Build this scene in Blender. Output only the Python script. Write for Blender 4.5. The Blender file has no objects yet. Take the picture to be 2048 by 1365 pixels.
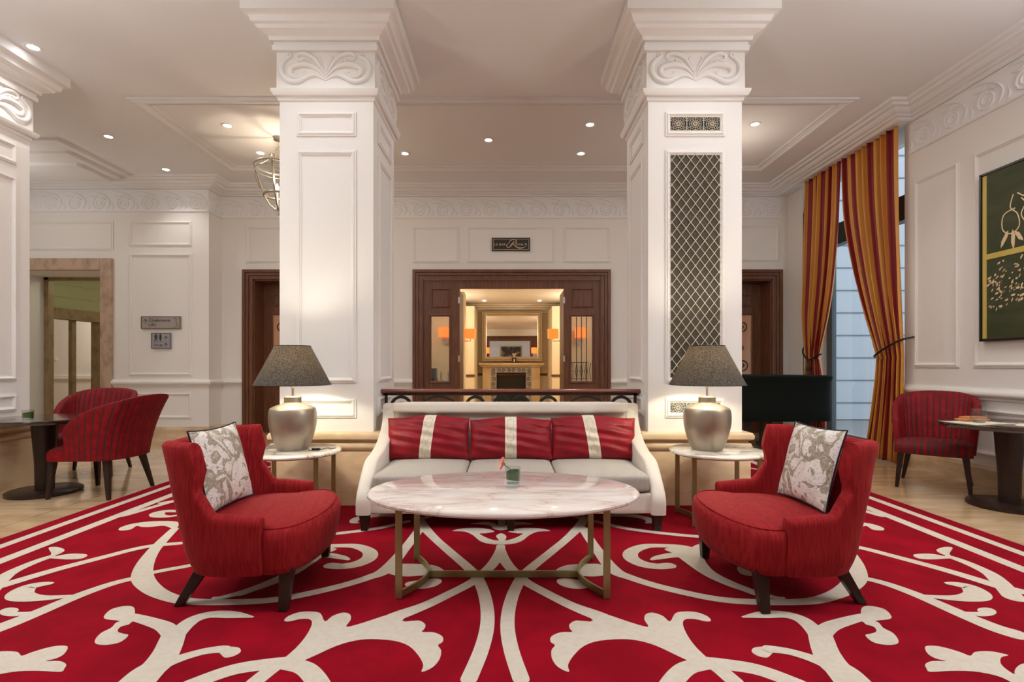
import bpy, bmesh, math, random
from math import sin, cos, pi, radians as R, sqrt, atan2
from mathutils import Vector, Matrix
random.seed(4)
SC = bpy.context.scene
COL = SC.collection

# ------------------------------------------------------------------ camera, world, lights, exposure
F, H0, CX, CY = 1050.0, 1.25, 1017.0, 730.0          # focal length (px), eye height, vanishing point of the 2048x1365 photograph
cam = bpy.data.cameras.new('camera'); cam_o = bpy.data.objects.new('camera', cam); COL.objects.link(cam_o)
cam_o.location = (0, 0, H0); cam_o.rotation_euler = (R(90), 0, 0)
cam.sensor_width = 36; cam.lens = 36 * F / 2048
cam.shift_x = (1024 - CX) / 2048; cam.shift_y = (CY - 682.5) / 2048
cam.clip_start = 0.05; cam.clip_end = 200
SC.camera = cam_o

vs = SC.view_settings
vs.view_transform = 'Standard'; vs.look = 'None'; vs.gamma = 1; vs.exposure = -0.22
try: vs.use_curve_mapping = False
except Exception: pass

world = bpy.data.worlds.new('world'); SC.world = world; world.use_nodes = True
bg = world.node_tree.nodes['Background']; bg.inputs[0].default_value = (0.74, 0.80, 0.86, 1); bg.inputs[1].default_value = 2.3

def light(kind, loc, energy, color=(1, .92, .82), radius=.1, rot=None, **kw):
    l = bpy.data.lights.new('room_light', kind); l.energy = energy; l.color = color
    if kind == 'AREA':
        l.shape = 'RECTANGLE'; l.size = kw.get('sx', 2); l.size_y = kw.get('sy', 2)
    else:
        l.shadow_soft_size = radius
    if kind == 'SPOT': l.spot_size = R(kw.get('ang', 100)); l.spot_blend = .8
    o = bpy.data.objects.new('room_light', l); COL.objects.link(o); o.location = loc
    if rot: o.rotation_euler = rot
    return o

WARM = (1, .90, .80)
light('POINT', (-4.1, 1.9, 3.2), 80, (1, .98, .96), .08)       # the lobby's hanging lanterns, left and right of the camera
light('POINT', (4.1, 1.9, 3.2), 68, (1, .965, .94), .08)
light('SPOT', (-4.1, 1.9, 3.25), 480, (.95, .98, 1), .08, (pi, 0, 0), ang=165)    # upward spots added at both lanterns to brighten the ceiling
light('SPOT', (4.1, 1.9, 3.25), 420, (.96, .97, 1), .08, (pi, 0, 0), ang=165)
light('POINT', (-3.0, 7.15, 3.75), 30, (1, .80, .58), .05)      # lantern behind the left pillar
light('POINT', (3.05, 7.15, 3.75), 14, (1, .84, .68), .05)      # its twin behind the right pillar
for x_ in (-1.62, 1.66): light('SPOT', (x_, 3.95, 4.33), 34, (1, .97, .95), .04, (0, 0, 0), ang=125)   # downlights washing the pillar fronts
for x_, y_ in ((-.9, 2.0), (.9, 2.0), (-2.9, 3.3), (3.0, 3.3), (3.6, 5.2)): light('SPOT', (x_, y_, 4.33), 55, (1, .96, .92), .04, (0, 0, 0), ang=110)
light('AREA', (0, 0.6, 4.32), 75, (1, .98, .96), sx=6, sy=4.5)     # unseen soft fill added under the ceiling of the lobby's front half
light('AREA', (0, 7.2, 4.30), 34, (1, .92, .84), sx=7, sy=1.8)
light('AREA', (-7.3, 3.6, 4.3), 40, (.97, .97, 1), sx=3, sy=4)
light('POINT', (-7.6, 7.3, 3.6), 22, (1, .95, .92), .1)
light('POINT', (-1.75, 14.0, 2.55), 55, (1, .86, .68), .12)           # bar room
light('POINT', (1.95, 14.0, 2.55), 55, (1, .86, .68), .12)
light('POINT', (-1.9, 10.6, 2.6), 22, (1, .84, .64), .10)
light('POINT', (2.1, 10.6, 2.6), 22, (1, .84, .64), .10)
light('SPOT', (.1, 13.2, 3.09), 110, (1, .86, .68), .05, (0, 0, 0), ang=140)
light('POINT', (-9.6, 13.0, 2.5), 90, (1, .84, .72), .15)          # cloakroom corridor
light('POINT', (-7.7, 10.3, 2.95), 9, (.92, 1, .68), .1)

# ------------------------------------------------------------------ materials
MATS = {}
def mat(name, col, rough=.6, metal=0., spec=None, bump=None, var=None, coat=0, sheen=0, trans=0, emit=None, alpha=None):
    """principled material; bump=(scale, strength, stretch), var=(scale, second colour, lo, hi, stretch)"""
    m = bpy.data.materials.new(name); m.use_nodes = True; nt = m.node_tree; n = nt.nodes; p = n['Principled BSDF']
    c = tuple(col) + (1,)
    p.inputs['Base Color'].default_value = c; p.inputs['Roughness'].default_value = rough; p.inputs['Metallic'].default_value = metal
    if spec is not None: p.inputs['Specular IOR Level'].default_value = spec
    if coat: p.inputs['Coat Weight'].default_value = coat; p.inputs['Coat Roughness'].default_value = .08
    if sheen:
        p.inputs['Sheen Weight'].default_value = sheen; p.inputs['Sheen Roughness'].default_value = .35
        p.inputs['Sheen Tint'].default_value = (min(1, col[0]*2+.25), col[1]+.15, col[2]+.15, 1)
    if trans: p.inputs['Transmission Weight'].default_value = trans; p.inputs['IOR'].default_value = 1.45
    if emit: p.inputs['Emission Color'].default_value = tuple(emit[0]) + (1,); p.inputs['Emission Strength'].default_value = emit[1]
    def coords(stretch):
        tc = n.new('ShaderNodeTexCoord'); mp = n.new('ShaderNodeMapping'); nt.links.new(tc.outputs['Object'], mp.inputs[0])
        mp.inputs['Scale'].default_value = stretch; return mp.outputs[0]
    if var:
        sc_, c2, lo, hi, st = var
        nz = n.new('ShaderNodeTexNoise'); nz.inputs['Scale'].default_value = sc_; nz.inputs['Detail'].default_value = 5
        nt.links.new(coords(st), nz.inputs['Vector'])
        rp = n.new('ShaderNodeValToRGB'); rp.color_ramp.elements[0].position = lo; rp.color_ramp.elements[1].position = hi
        rp.color_ramp.elements[0].color = c; rp.color_ramp.elements[1].color = tuple(c2) + (1,)
        nt.links.new(nz.outputs[0], rp.inputs[0]); nt.links.new(rp.outputs[0], p.inputs['Base Color'])
    if bump:
        bs, strength, st = bump
        nz = n.new('ShaderNodeTexNoise'); nz.inputs['Scale'].default_value = bs; nz.inputs['Detail'].default_value = 3
        nt.links.new(coords(st), nz.inputs['Vector'])
        b = n.new('ShaderNodeBump'); b.inputs['Strength'].default_value = strength; b.inputs['Distance'].default_value = .01
        nt.links.new(nz.outputs[0], b.inputs['Height']); nt.links.new(b.outputs[0], p.inputs['Normal'])
    MATS[name] = m
    return m

O1 = (1, 1, 1)
PAINT = mat('ivory_paint', (.80, .78, .745), .55)
PILLAR = mat('white_paint', (.83, .815, .79), .5)
CEIL = mat('ceiling_paint', (.82, .825, .83), .7)
CREAMW = mat('cream_paint', (.80, .68, .47), .55)
BARCEIL = mat('bar_ceiling_paint', (.82, .76, .68), .6)
WOOD = mat('mahogany', (.105, .036, .015), .38, var=(6, (.18, .070, .030), .35, .7, (6, 6, .6)))
WOODD = mat('dark_mahogany', (.05, .018, .01), .35)
RAILW = mat('polished_handrail', (.17, .04, .02), .22, coat=.4)
LEGW = mat('espresso_wood', (.018, .009, .007), .3, spec=.3, var=(30, (.04, .022, .015), .4, .7, (8, 8, 1)))
STONE = mat('travertine', (.72, .55, .36), .32, var=(3.2, (.52, .36, .20), .42, .68, (1, 1, 2.2)), bump=(30, .08, O1))
STONE2 = mat('rosy_travertine', (.50, .36, .26), .5, var=(9, (.30, .19, .12), .45, .75, (1, 1, .6)))
STONE3 = mat('brown_travertine', (.34, .24, .12), .5, var=(9, (.20, .13, .06), .45, .75, (1, 1, .6)))
MARBLE_Y = mat('yellow_marble', (.78, .60, .36), .3, var=(4, (.66, .48, .27), .4, .7, O1))
BRASS = mat('antique_brass', (.30, .26, .12), .4, .8)
BRONZE = mat('black_bronze', (.03, .028, .026), .42, .5)
CHROME = mat('satin_nickel', (.6, .58, .54), .3, 1)
LANT = mat('aged_nickel', (.33, .28, .22), .4, .8)
JAR = mat('champagne_glaze', (.42, .37, .30), .38, .85)
VELVET = mat('red_velvet', (.21, .005, .009), .8, spec=.15, sheen=.25, var=(5, (.32, .016, .018), .34, .70, (22, 5, 1.6)), bump=(26, .3, (5, 2, .8)))
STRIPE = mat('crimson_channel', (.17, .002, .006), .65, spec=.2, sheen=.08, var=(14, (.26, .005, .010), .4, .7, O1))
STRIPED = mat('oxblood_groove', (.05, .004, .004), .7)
CREAMF = mat('ivory_leather', (.69, .64, .56), .5, bump=(60, .06, O1))
GREYF = mat('stone_linen', (.42, .39, .35), .9, var=(160, (.35, .32, .28), .4, .7, O1), bump=(220, .25, O1))
SATIN = mat('red_velour', (.27, .004, .014), .5, spec=.3, sheen=.2, var=(7, (.19, .002, .008), .4, .65, (1, 1, 3)), bump=(9, .35, (1, 1, 2.5)))
BAND = mat('embroidered_ivory', (.72, .66, .55), .6)
CORD = mat('navy_cord', (.012, .013, .03), .6)
RUGR = mat('rug_red', (.22, .001, .009), .95, spec=.1, var=(3.5, (.29, .0015, .012), .4, .65, O1), bump=(260, .5, O1))
RUGC = mat('rug_ivory', (.62, .57, .49), .95, spec=.1, var=(40, (.58, .52, .43), .4, .7, O1), bump=(260, .5, O1))
CURG = mat('gold_silk', (.66, .30, .05), .5)
CURR = mat('claret_silk', (.22, .006, .006), .55)
PIANO = mat('black_cover', (.006, .009, .007), .9, spec=.15)
GREEN = mat('leaf_green', (.03, .10, .01), .45)
PINK = mat('salmon_petal', (.80, .30, .22), .6)
GOLDP = mat('gold_paint', (.55, .42, .09), .5)
STRAW = mat('straw_paint', (.72, .56, .32), .6)
CANVAS = mat('moss_canvas', (.028, .040, .010), .6, var=(3, (.06, .06, .026), .4, .7, (1, 1, 3)))
BLACK = mat('black_lacquer', (.008, .008, .008), .35)
SLATE = mat('slate_window_frame', (.10, .13, .15), .5)
OUTW = mat('pale_render', (.58, .62, .66), .8)
OUTG = mat('joint_shadow_grey', (.20, .24, .28), .8)
PLATE = mat('sign_steel', (.36, .32, .29), .45, .1)
PLATE2 = mat('sign_steel_cool', (.34, .33, .35), .45, .1)
INK = mat('sign_ink', (.015, .012, .012), .6)
SIGNB = mat('sign_black', (.018, .016, .010), .5)
SIGNG = mat('sign_gold', (.65, .48, .30), .4)
NAPKIN = mat('rust_linen', (.55, .20, .07), .8)
PAPER = mat('cream_paper', (.72, .64, .50), .7)
SHADEO = mat('orange_silk_shade', (.9, .25, .05), .7, emit=((1, .17, .025), 1.4))
GRIDM = mat('pale_brass_lattice', (.74, .68, .52), .4, .25)
MESHB = mat('brown_mesh_backing', (.07, .06, .046), .8, bump=(300, .3, O1))
WHITEP = mat('white_plastic', (.8, .77, .7), .4)
SOOT = mat('soot', (.02, .018, .014), .7)
MIRROR = mat('mirror_silver', (.85, .85, .85), .02, 1)
GILT = mat('silver_gilt', (.62, .50, .36), .3, .6)
OLIVE = mat('olive_wall', (.45, .46, .24), .6)
LEDM = mat('downlight_lamp', (1, 1, 1), .5, emit=((.95, .95, 1), 14))
BULB = mat('bulb_glow', (1, 1, 1), .5, emit=((1, .72, .42), 22))
PLASTERG = mat('plaster_ground', (.30, .30, .30), .9)

def glass_mat(name, col=(1, 1, 1), rough=0.0):
    """clear thin glass: mostly transparent with a fresnel reflection"""
    m = bpy.data.materials.new(name); m.use_nodes = True; nt = m.node_tree; n = nt.nodes
    for x in list(n):
        if x.type != 'OUTPUT_MATERIAL': n.remove(x)
    t = n.new('ShaderNodeBsdfTransparent'); t.inputs[0].default_value = tuple(col) + (1,)
    g = n.new('ShaderNodeBsdfGlossy'); g.inputs['Roughness'].default_value = rough
    lw = n.new('ShaderNodeLayerWeight'); lw.inputs['Blend'].default_value = .5
    pw = n.new('ShaderNodeMath'); pw.operation = 'POWER'; pw.inputs[1].default_value = 4; nt.links.new(lw.outputs['Facing'], pw.inputs[0])
    f = n.new('ShaderNodeMath'); f.operation = 'MULTIPLY_ADD'; f.inputs[1].default_value = .75; f.inputs[2].default_value = .05; nt.links.new(pw.outputs[0], f.inputs[0])
    mx = n.new('ShaderNodeMixShader'); nt.links.new(f.outputs[0], mx.inputs[0]); nt.links.new(t.outputs[0], mx.inputs[1]); nt.links.new(g.outputs[0], mx.inputs[2])
    nt.links.new(mx.outputs[0], [x for x in n if x.type == 'OUTPUT_MATERIAL'][0].inputs[0])
    return m
GLASS = glass_mat('clear_glass', (.93, .95, .95)); PANE = glass_mat('window_glass', (.9, .94, .97)); GLASSB = glass_mat('blue_tinted_glass', (.72, .88, .92))

def marble_mat(name, base, vein, vein2, scale, rough=.08):
    m = bpy.data.materials.new(name); m.use_nodes = True; nt = m.node_tree; n = nt.nodes; p = n['Principled BSDF']
    p.inputs['Roughness'].default_value = rough; p.inputs['Specular IOR Level'].default_value = .4; p.inputs['Coat Weight'].default_value = .1; p.inputs['Coat Roughness'].default_value = .03
    tc = n.new('ShaderNodeTexCoord'); mp = n.new('ShaderNodeMapping'); mp.inputs['Scale'].default_value = (scale, scale*3.2, scale); mp.inputs['Rotation'].default_value = (0, 0, .12)
    nt.links.new(tc.outputs['Object'], mp.inputs[0])
    a = n.new('ShaderNodeTexNoise'); a.inputs['Scale'].default_value = 1.3; a.inputs['Detail'].default_value = 8; a.inputs['Distortion'].default_value = .7
    nt.links.new(mp.outputs[0], a.inputs['Vector'])
    r1 = n.new('ShaderNodeValToRGB'); e = r1.color_ramp.elements
    e[0].position = .0; e[0].color = tuple(base) + (1,); e[1].position = 1; e[1].color = tuple(base) + (1,)
    for pos, c in ((.40, base), (.485, vein), (.50, vein2), (.515, vein), (.58, base)):
        x = e.new(pos); x.color = tuple(c) + (1,)
    nt.links.new(a.outputs[0], r1.inputs[0])
    b = n.new('ShaderNodeTexNoise'); b.inputs['Scale'].default_value = 3; b.inputs['Detail'].default_value = 4; nt.links.new(mp.outputs[0], b.inputs['Vector'])
    mx = n.new('ShaderNodeMix'); mx.data_type = 'RGBA'; mx.blend_type = 'MULTIPLY'
    r2 = n.new('ShaderNodeValToRGB'); r2.color_ramp.elements[0].position = .35; r2.color_ramp.elements[0].color = (.90, .87, .86, 1); r2.color_ramp.elements[1].position = .6
    nt.links.new(b.outputs[0], r2.inputs[0]); mx.inputs[0].default_value = 1
    nt.links.new(r1.outputs[0], mx.inputs[6]); nt.links.new(r2.outputs[0], mx.inputs[7]); nt.links.new(mx.outputs[2], p.inputs['Base Color'])
    return m
MARB = marble_mat('pink_veined_marble', (.74, .69, .655), (.69, .60, .55), (.56, .45, .41), 1.7)
MARBW = marble_mat('white_marble', (.80, .76, .68), (.66, .61, .53), (.34, .31, .28), 1.6, .1)

def floor_mat():
    m = bpy.data.materials.new('beige_marble_tiles'); m.use_nodes = True; nt = m.node_tree; n = nt.nodes; p = n['Principled BSDF']
    tc = n.new('ShaderNodeTexCoord'); mp = n.new('ShaderNodeMapping'); mp.inputs['Scale'].default_value = (.45, 2.1, 1); mp.inputs['Rotation'].default_value = (0, 0, -.35)
    nt.links.new(tc.outputs['Object'], mp.inputs[0])
    a = n.new('ShaderNodeTexNoise'); a.inputs['Scale'].default_value = 2.2; a.inputs['Detail'].default_value = 7; a.inputs['Distortion'].default_value = 1.2
    nt.links.new(mp.outputs[0], a.inputs['Vector'])
    r = n.new('ShaderNodeValToRGB'); e = r.color_ramp.elements; e[0].position = .3; e[0].color = (.48, .31, .16, 1); e[1].position = .7; e[1].color = (.73, .54, .34, 1)
    nt.links.new(a.outputs[0], r.inputs[0])
    br = n.new('ShaderNodeTexBrick'); br.inputs['Scale'].default_value = 1; br.offset = 0
    br.inputs['Brick Width'].default_value = 1.2; br.inputs['Row Height'].default_value = 1.2; br.inputs['Mortar Size'].default_value = .0035
    br.inputs['Color1'].default_value = (1, 1, 1, 1); br.inputs['Color2'].default_value = (.93, .91, .9, 1); br.inputs['Mortar'].default_value = (.45, .4, .35, 1)
    mp2 = n.new('ShaderNodeMapping'); mp2.inputs['Location'].default_value = (.3, .25, 0); nt.links.new(tc.outputs['Object'], mp2.inputs[0]); nt.links.new(mp2.outputs[0], br.inputs['Vector'])
    mx = n.new('ShaderNodeMix'); mx.data_type = 'RGBA'; mx.blend_type = 'MULTIPLY'; mx.inputs[0].default_value = 1
    nt.links.new(r.outputs[0], mx.inputs[6]); nt.links.new(br.outputs['Color'], mx.inputs[7]); nt.links.new(mx.outputs[2], p.inputs['Base Color'])
    p.inputs['Roughness'].default_value = .12; p.inputs['Coat Weight'].default_value = .35; p.inputs['Coat Roughness'].default_value = .05
    return m
FLOORM = floor_mat()

def toile_mat():
    """off-white satin printed with grey-brown botanical shapes"""
    m = bpy.data.materials.new('printed_satin'); m.use_nodes = True; nt = m.node_tree; n = nt.nodes; p = n['Principled BSDF']; p.inputs['Roughness'].default_value = .45
    tc = n.new('ShaderNodeTexCoord')
    def band(scale, dist, stops, seed):
        mp = n.new('ShaderNodeMapping'); mp.inputs['Location'].default_value = (seed, seed*2, 0); nt.links.new(tc.outputs['Object'], mp.inputs[0])
        a = n.new('ShaderNodeTexNoise'); a.inputs['Scale'].default_value = scale; a.inputs['Detail'].default_value = 3; a.inputs['Distortion'].default_value = dist
        nt.links.new(mp.outputs[0], a.inputs['Vector'])
        r = n.new('ShaderNodeValToRGB'); r.color_ramp.interpolation = 'CONSTANT'; e = r.color_ramp.elements; e[0].color = (1, 1, 1, 1); e[1].position = .999; e[1].color = (1, 1, 1, 1)
        for pos, c in stops:
            x = e.new(pos); x.color = tuple(c) + (1,)
        nt.links.new(a.outputs[0], r.inputs[0]); return r.outputs[0]
    W = (1, 1, 1)
    o1 = band(7, 1.4, [(.49, (.50, .45, .38)), (.56, (.22, .20, .18)), (.568, (.66, .62, .54)), (.62, W)], 1)
    o2 = band(15, 2.2, [(.40, (.40, .36, .31)), (.425, W), (.60, (.72, .66, .55)), (.64, W)], 5)
    mx = n.new('ShaderNodeMix'); mx.data_type = 'RGBA'; mx.blend_type = 'MULTIPLY'; mx.inputs[0].default_value = 1
    nt.links.new(o1, mx.inputs[6]); nt.links.new(o2, mx.inputs[7])
    m2 = n.new('ShaderNodeMix'); m2.data_type = 'RGBA'; m2.blend_type = 'MULTIPLY'; m2.inputs[0].default_value = 1; m2.inputs[7].default_value = (.80, .77, .74, 1)
    nt.links.new(mx.outputs[2], m2.inputs[6]); nt.links.new(m2.outputs[2], p.inputs['Base Color'])
    return m
TOILE = toile_mat()

def shade_mat():
    m = bpy.data.materials.new('charcoal_lampshade_cloth'); m.use_nodes = True; nt = m.node_tree; n = nt.nodes; p = n['Principled BSDF']
    p.inputs['Roughness'].default_value = .9
    tc = n.new('ShaderNodeTexCoord'); a = n.new('ShaderNodeTexNoise'); a.inputs['Scale'].default_value = 120; a.inputs['Detail'].default_value = 2; nt.links.new(tc.outputs['Object'], a.inputs['Vector'])
    r = n.new('ShaderNodeValToRGB'); r.color_ramp.elements[0].position = .4; r.color_ramp.elements[0].color = (.035, .033, .03, 1); r.color_ramp.elements[1].position = .65; r.color_ramp.elements[1].color = (.085, .08, .072, 1)
    nt.links.new(a.outputs[0], r.inputs[0])
    geo = n.new('ShaderNodeNewGeometry'); side = n.new('ShaderNodeMix'); side.data_type = 'RGBA'; side.inputs[7].default_value = (.8, .74, .62, 1)   # pale lining inside
    nt.links.new(geo.outputs['Backfacing'], side.inputs[0]); nt.links.new(r.outputs[0], side.inputs[6]); nt.links.new(side.outputs[2], p.inputs['Base Color'])
    t = n.new('ShaderNodeBsdfTranslucent'); r2 = n.new('ShaderNodeValToRGB'); r2.color_ramp.elements[0].position = .42; r2.color_ramp.elements[0].color = (.05, .03, .012, 1); r2.color_ramp.elements[1].position = .62; r2.color_ramp.elements[1].color = (.75, .50, .22, 1)
    nt.links.new(a.outputs[0], r2.inputs[0]); nt.links.new(r2.outputs[0], t.inputs[0])
    mx = n.new('ShaderNodeMixShader'); mx.inputs[0].default_value = .016
    nt.links.new(p.outputs[0], mx.inputs[1]); nt.links.new(t.outputs[0], mx.inputs[2]); nt.links.new(mx.outputs[0], n['Material Output'].inputs[0])
    return m
SHADE = shade_mat()

# ------------------------------------------------------------------ helpers
def tag(o, label=None, cat=None, group=None, kind=None):
    if label: o['label'] = label
    if cat: o['category'] = cat
    if group: o['group'] = group
    if kind: o['kind'] = kind
    return o
def thing(name, label, cat, loc=(0, 0, 0), rz=0., group=None):
    o = bpy.data.objects.new(name, None); COL.objects.link(o); o.location = loc; o.rotation_euler = (0, 0, rz); o.empty_display_size = .1
    return tag(o, label, cat, group)

class MB:
    def __init__(s): s.v, s.f, s.m = [], [], []
    def add(s, vs_, fs, mi=0):
        b = len(s.v); s.v += [tuple(p) for p in vs_]; s.f += [tuple(b + i for i in f) for f in fs]; s.m += [mi] * len(fs); return s
    def box(s, x0, x1, y0, y1, z0, z1, mi=0):
        return s.add([(x0, y0, z0), (x1, y0, z0), (x1, y1, z0), (x0, y1, z0), (x0, y0, z1), (x1, y0, z1), (x1, y1, z1), (x0, y1, z1)],
                     [(0, 3, 2, 1), (4, 5, 6, 7), (0, 1, 5, 4), (1, 2, 6, 5), (2, 3, 7, 6), (3, 0, 4, 7)], mi)
    def rings(s, rs, closed=True, cap0=True, cap1=True, mi=0, loop=False):
        n = len(rs[0]); vs_ = [p for r in rs for p in r]; fs = []
        k = len(rs)
        for i in range(k if loop else k - 1):
            j2 = (i + 1) % k
            for j in range(n if closed else n - 1):
                q = (j + 1) % n; fs.append((i*n + j, i*n + q, j2*n + q, j2*n + j))
        if cap0 and not loop: fs.append(tuple(range(n))[::-1])
        if cap1 and not loop: fs.append(tuple((k-1)*n + j for j in range(n)))
        return s.add(vs_, fs, mi)
    def tube(s, pts, r, n=8, mi=0, flat=None, loop=False):
        P = [Vector(p) for p in pts]; rs = []; k = len(P); up = None
        for i, p in enumerate(P):
            a = P[(i-1) % k] if (i > 0 or loop) else p; b = P[(i+1) % k] if (i < k-1 or loop) else p
            t = (b - a).normalized()
            if up is None:
                up = Vector((0, 0, 1)) if abs(t.z) < .9 else Vector((1, 0, 0))
            x = t.cross(up).normalized(); y = x.cross(t).normalized(); up = y
            rr = r[i] if isinstance(r, (list, tuple)) else r
            rs.append([p + x*(cos(2*pi*j/n)*rr) + y*(sin(2*pi*j/n)*rr) for j in range(n)])
        return s.rings(rs, mi=mi, loop=loop)
    def lathe(s, prof, n=32, c=(0, 0, 0), sx=1, sy=1, mi=0, cap=True):
        rs = [[(c[0] + r*cos(2*pi*j/n)*sx, c[1] + r*sin(2*pi*j/n)*sy, c[2] + z) for j in range(n)] for r, z in prof]
        return s.rings(rs, cap0=cap, cap1=cap, mi=mi)
    def prism(s, poly, z0, z1, mi=0, f=None):
        f = f or (lambda x, y, z: (x, y, z))
        return s.rings([[f(x, y, z0) for x, y in poly], [f(x, y, z1) for x, y in poly]], mi=mi)
    def taper(s, a, b, wa, wb, da=None, db=None, mi=0):
        da = da or wa; db = db or wb
        def rg(c, w, d): return [(c[0]-w/2, c[1]-d/2, c[2]), (c[0]+w/2, c[1]-d/2, c[2]), (c[0]+w/2, c[1]+d/2, c[2]), (c[0]-w/2, c[1]+d/2, c[2])]
        return s.rings([rg(b, wb, db), rg(a, wa, da)], mi=mi)
    def build(s, name, m, parent=None, smooth=None, bevel=None, sub=0, recalc=True):
        me = bpy.data.meshes.new(name); me.from_pydata(s.v, [], s.f)
        ms = m if isinstance(m, (list, tuple)) else [m]
        for x in ms: me.materials.append(x)
        me.polygons.foreach_set('material_index', s.m)
        if recalc:
            bm = bmesh.new(); bm.from_mesh(me); bmesh.ops.recalc_face_normals(bm, faces=bm.faces); bm.to_mesh(me); bm.free()
        if smooth is not None:
            me.shade_smooth()
            if smooth < 180: me.set_sharp_from_angle(angle=R(smooth))
        me.update()
        o = bpy.data.objects.new(name, me); COL.objects.link(o)
        if parent: o.parent = parent
        if bevel:
            b = o.modifiers.new('bevel', 'BEVEL'); b.width = bevel; b.segments = 2; b.limit_method = 'ANGLE'; b.angle_limit = R(40)
        if sub:
            b = o.modifiers.new('subd', 'SUBSURF'); b.levels = sub; b.render_levels = sub
        return o

def struct(name, mb, m, parent=None, **k):
    o = mb.build(name, m, parent, **k)
    if not parent: o['kind'] = 'structure'
    return o
def dup(root, loc=None, rz=None, label=None, group=None):
    r = root.copy(); COL.objects.link(r)
    if loc is not None: r.location = loc
    if rz is not None: r.rotation_euler = (0, 0, rz)
    if label: r['label'] = label
    if group: r['group'] = group
    for ch in list(root.children):
        c = ch.copy(); COL.objects.link(c); c.parent = r
        for g in list(ch.children):
            d = g.copy(); COL.objects.link(d); d.parent = c
    return r
def cat(pts, n=6, closed=False):
    """Catmull-Rom through points of any dimension"""
    k = len(pts); out = []
    segs = k if closed else k - 1
    for i in range(segs):
        p0 = pts[(i-1) % k] if (i > 0 or closed) else pts[0]; p1 = pts[i]; p2 = pts[(i+1) % k]; p3 = pts[(i+2) % k] if (i+2 < k or closed) else pts[-1]
        for j in range(n):
            t = j / n
            out.append(tuple(.5*((2*b) + (-a+c)*t + (2*a-5*b+4*c-d)*t*t + (-a+3*b-3*c+d)*t**3) for a, b, c, d in zip(p0, p1, p2, p3)))
    if not closed: out.append(tuple(pts[-1]))
    return out
def X(px, Y): return (px - CX) / F * Y
def Z(py, Y): return H0 + (CY - py) / F * Y
def G(px, py, z=0.): 
    d = F * (H0 - z) / (py - CY); return ((px - CX) / F * d, d)
def smst(a, b, x):
    t = max(0, min(1, (x-a)/(b-a))); return t*t*(3-2*t)
def roundbox(mb, c, half, r, puff=(0, 0, 0), n=8, rot=None, mi=0, fn=None, mf=None):
    """rounded, puffed cushion block as a closed cube-sphere grid"""
    idx = {}; vs_ = []; fs = []; mis = []
    def vert(i, j, k):
        key = (i, j, k)
        if key in idx: return idx[key]
        p = [2*q/n - 1 for q in key]; h = half
        q = [max(-(hh - r), min(hh - r, pp*hh)) for pp, hh in zip(p, h)]
        d = Vector([pp*hh - qq for pp, hh, qq in zip(p, h, q)])
        if d.length > 1e-9:
            m_ = max(abs(x) for x in d); d = d.normalized() * m_
        o = [qq + dd for qq, dd in zip(q, d)]
        o[2] += puff[2] * (1-p[0]**2) * (1-p[1]**2) * p[2]; o[0] += puff[0] * (1-p[1]**2)*(1-p[2]**2)*p[0]; o[1] += puff[1] * (1-p[0]**2)*(1-p[2]**2)*p[1]
        v = Vector(o)
        if fn: v = Vector(fn(v, p))
        if rot: v = rot @ v
        idx[key] = len(vs_); vs_.append(tuple(v + Vector(c))); return idx[key]
    for a in range(3):
        b, c_ = (a+1) % 3, (a+2) % 3
        for side in (0, n):
            for i in range(n):
                for j in range(n):
                    q = []
                    for di, dj in ((0, 0), (1, 0), (1, 1), (0, 1)):
                        k = [0, 0, 0]; k[a] = side; k[b] = i+di; k[c_] = j+dj; q.append(vert(*k))
                    if side == 0: q = q[::-1]
                    fs.append(tuple(q)); 
    mb.add(vs_, fs, mi); return mb
def pframe(mb, o, u, v, nrm, w, h, width=.05, depth=.018, prof=None, mi=0):
    """mitred moulding frame on a plane: corner o, axes u v, out of wall nrm"""
    o, u, v, nrm = Vector(o), Vector(u), Vector(v), Vector(nrm)
    prof = prof or [(0, 0), (0, .55), (.25, .6), (.4, 1), (.6, 1), (.75, .6), (1, .3), (1, 0)]
    rs = []
    for a, b in prof:
        i = a*width; d = b*depth
        rs.append([o + u*x + v*y + nrm*d for x, y in ((i, i), (w-i, i), (w-i, h-i), (i, h-i))])
    mb.rings(rs, cap0=False, cap1=False, mi=mi); return mb
def offset_path(path, d):
    """offset an open XY polyline to its right-hand side... positive d moves to the right of travel"""
    out = []; k = len(path)
    for i in range(k):
        ns = []
        for a, b in ((i-1, i), (i, i+1)):
            if a >= 0 and b < k:
                dx, dy = path[b][0]-path[a][0], path[b][1]-path[a][1]; L = sqrt(dx*dx+dy*dy); ns.append((dy/L, -dx/L))
        if len(ns) == 1: nx, ny = ns[0]; out.append((path[i][0]+nx*d, path[i][1]+ny*d))
        else:
            sx, sy = ns[0][0]+ns[1][0], ns[0][1]+ns[1][1]; q = 2/(sx*sx+sy*sy) ; out.append((path[i][0]+sx*q*d, path[i][1]+sy*q*d))
    return out
def sweep(mb, path, prof, mi=0):
    """sweep a closed (offset, z) profile along an XY polyline"""
    offs = [offset_path(path, a) for a, z in prof]
    rs = [[(offs[j][i][0], offs[j][i][1], prof[j][1]) for j in range(len(prof))] for i in range(len(path))]
    mb.rings(rs, mi=mi); return mb
def text_mesh(s, size, spacing=1.0):
    cu = bpy.data.curves.new('t', 'FONT'); cu.body = s; cu.size = size; cu.space_character = spacing; cu.resolution_u = 3
    o = bpy.data.objects.new('t', cu); me = bpy.data.meshes.new_from_object(o)
    vs_ = [tuple(v.co) for v in me.vertices]; fs = [tuple(p.vertices) for p in me.polygons]
    bpy.data.objects.remove(o); bpy.data.curves.remove(cu); bpy.data.meshes.remove(me)
    return vs_, fs
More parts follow.
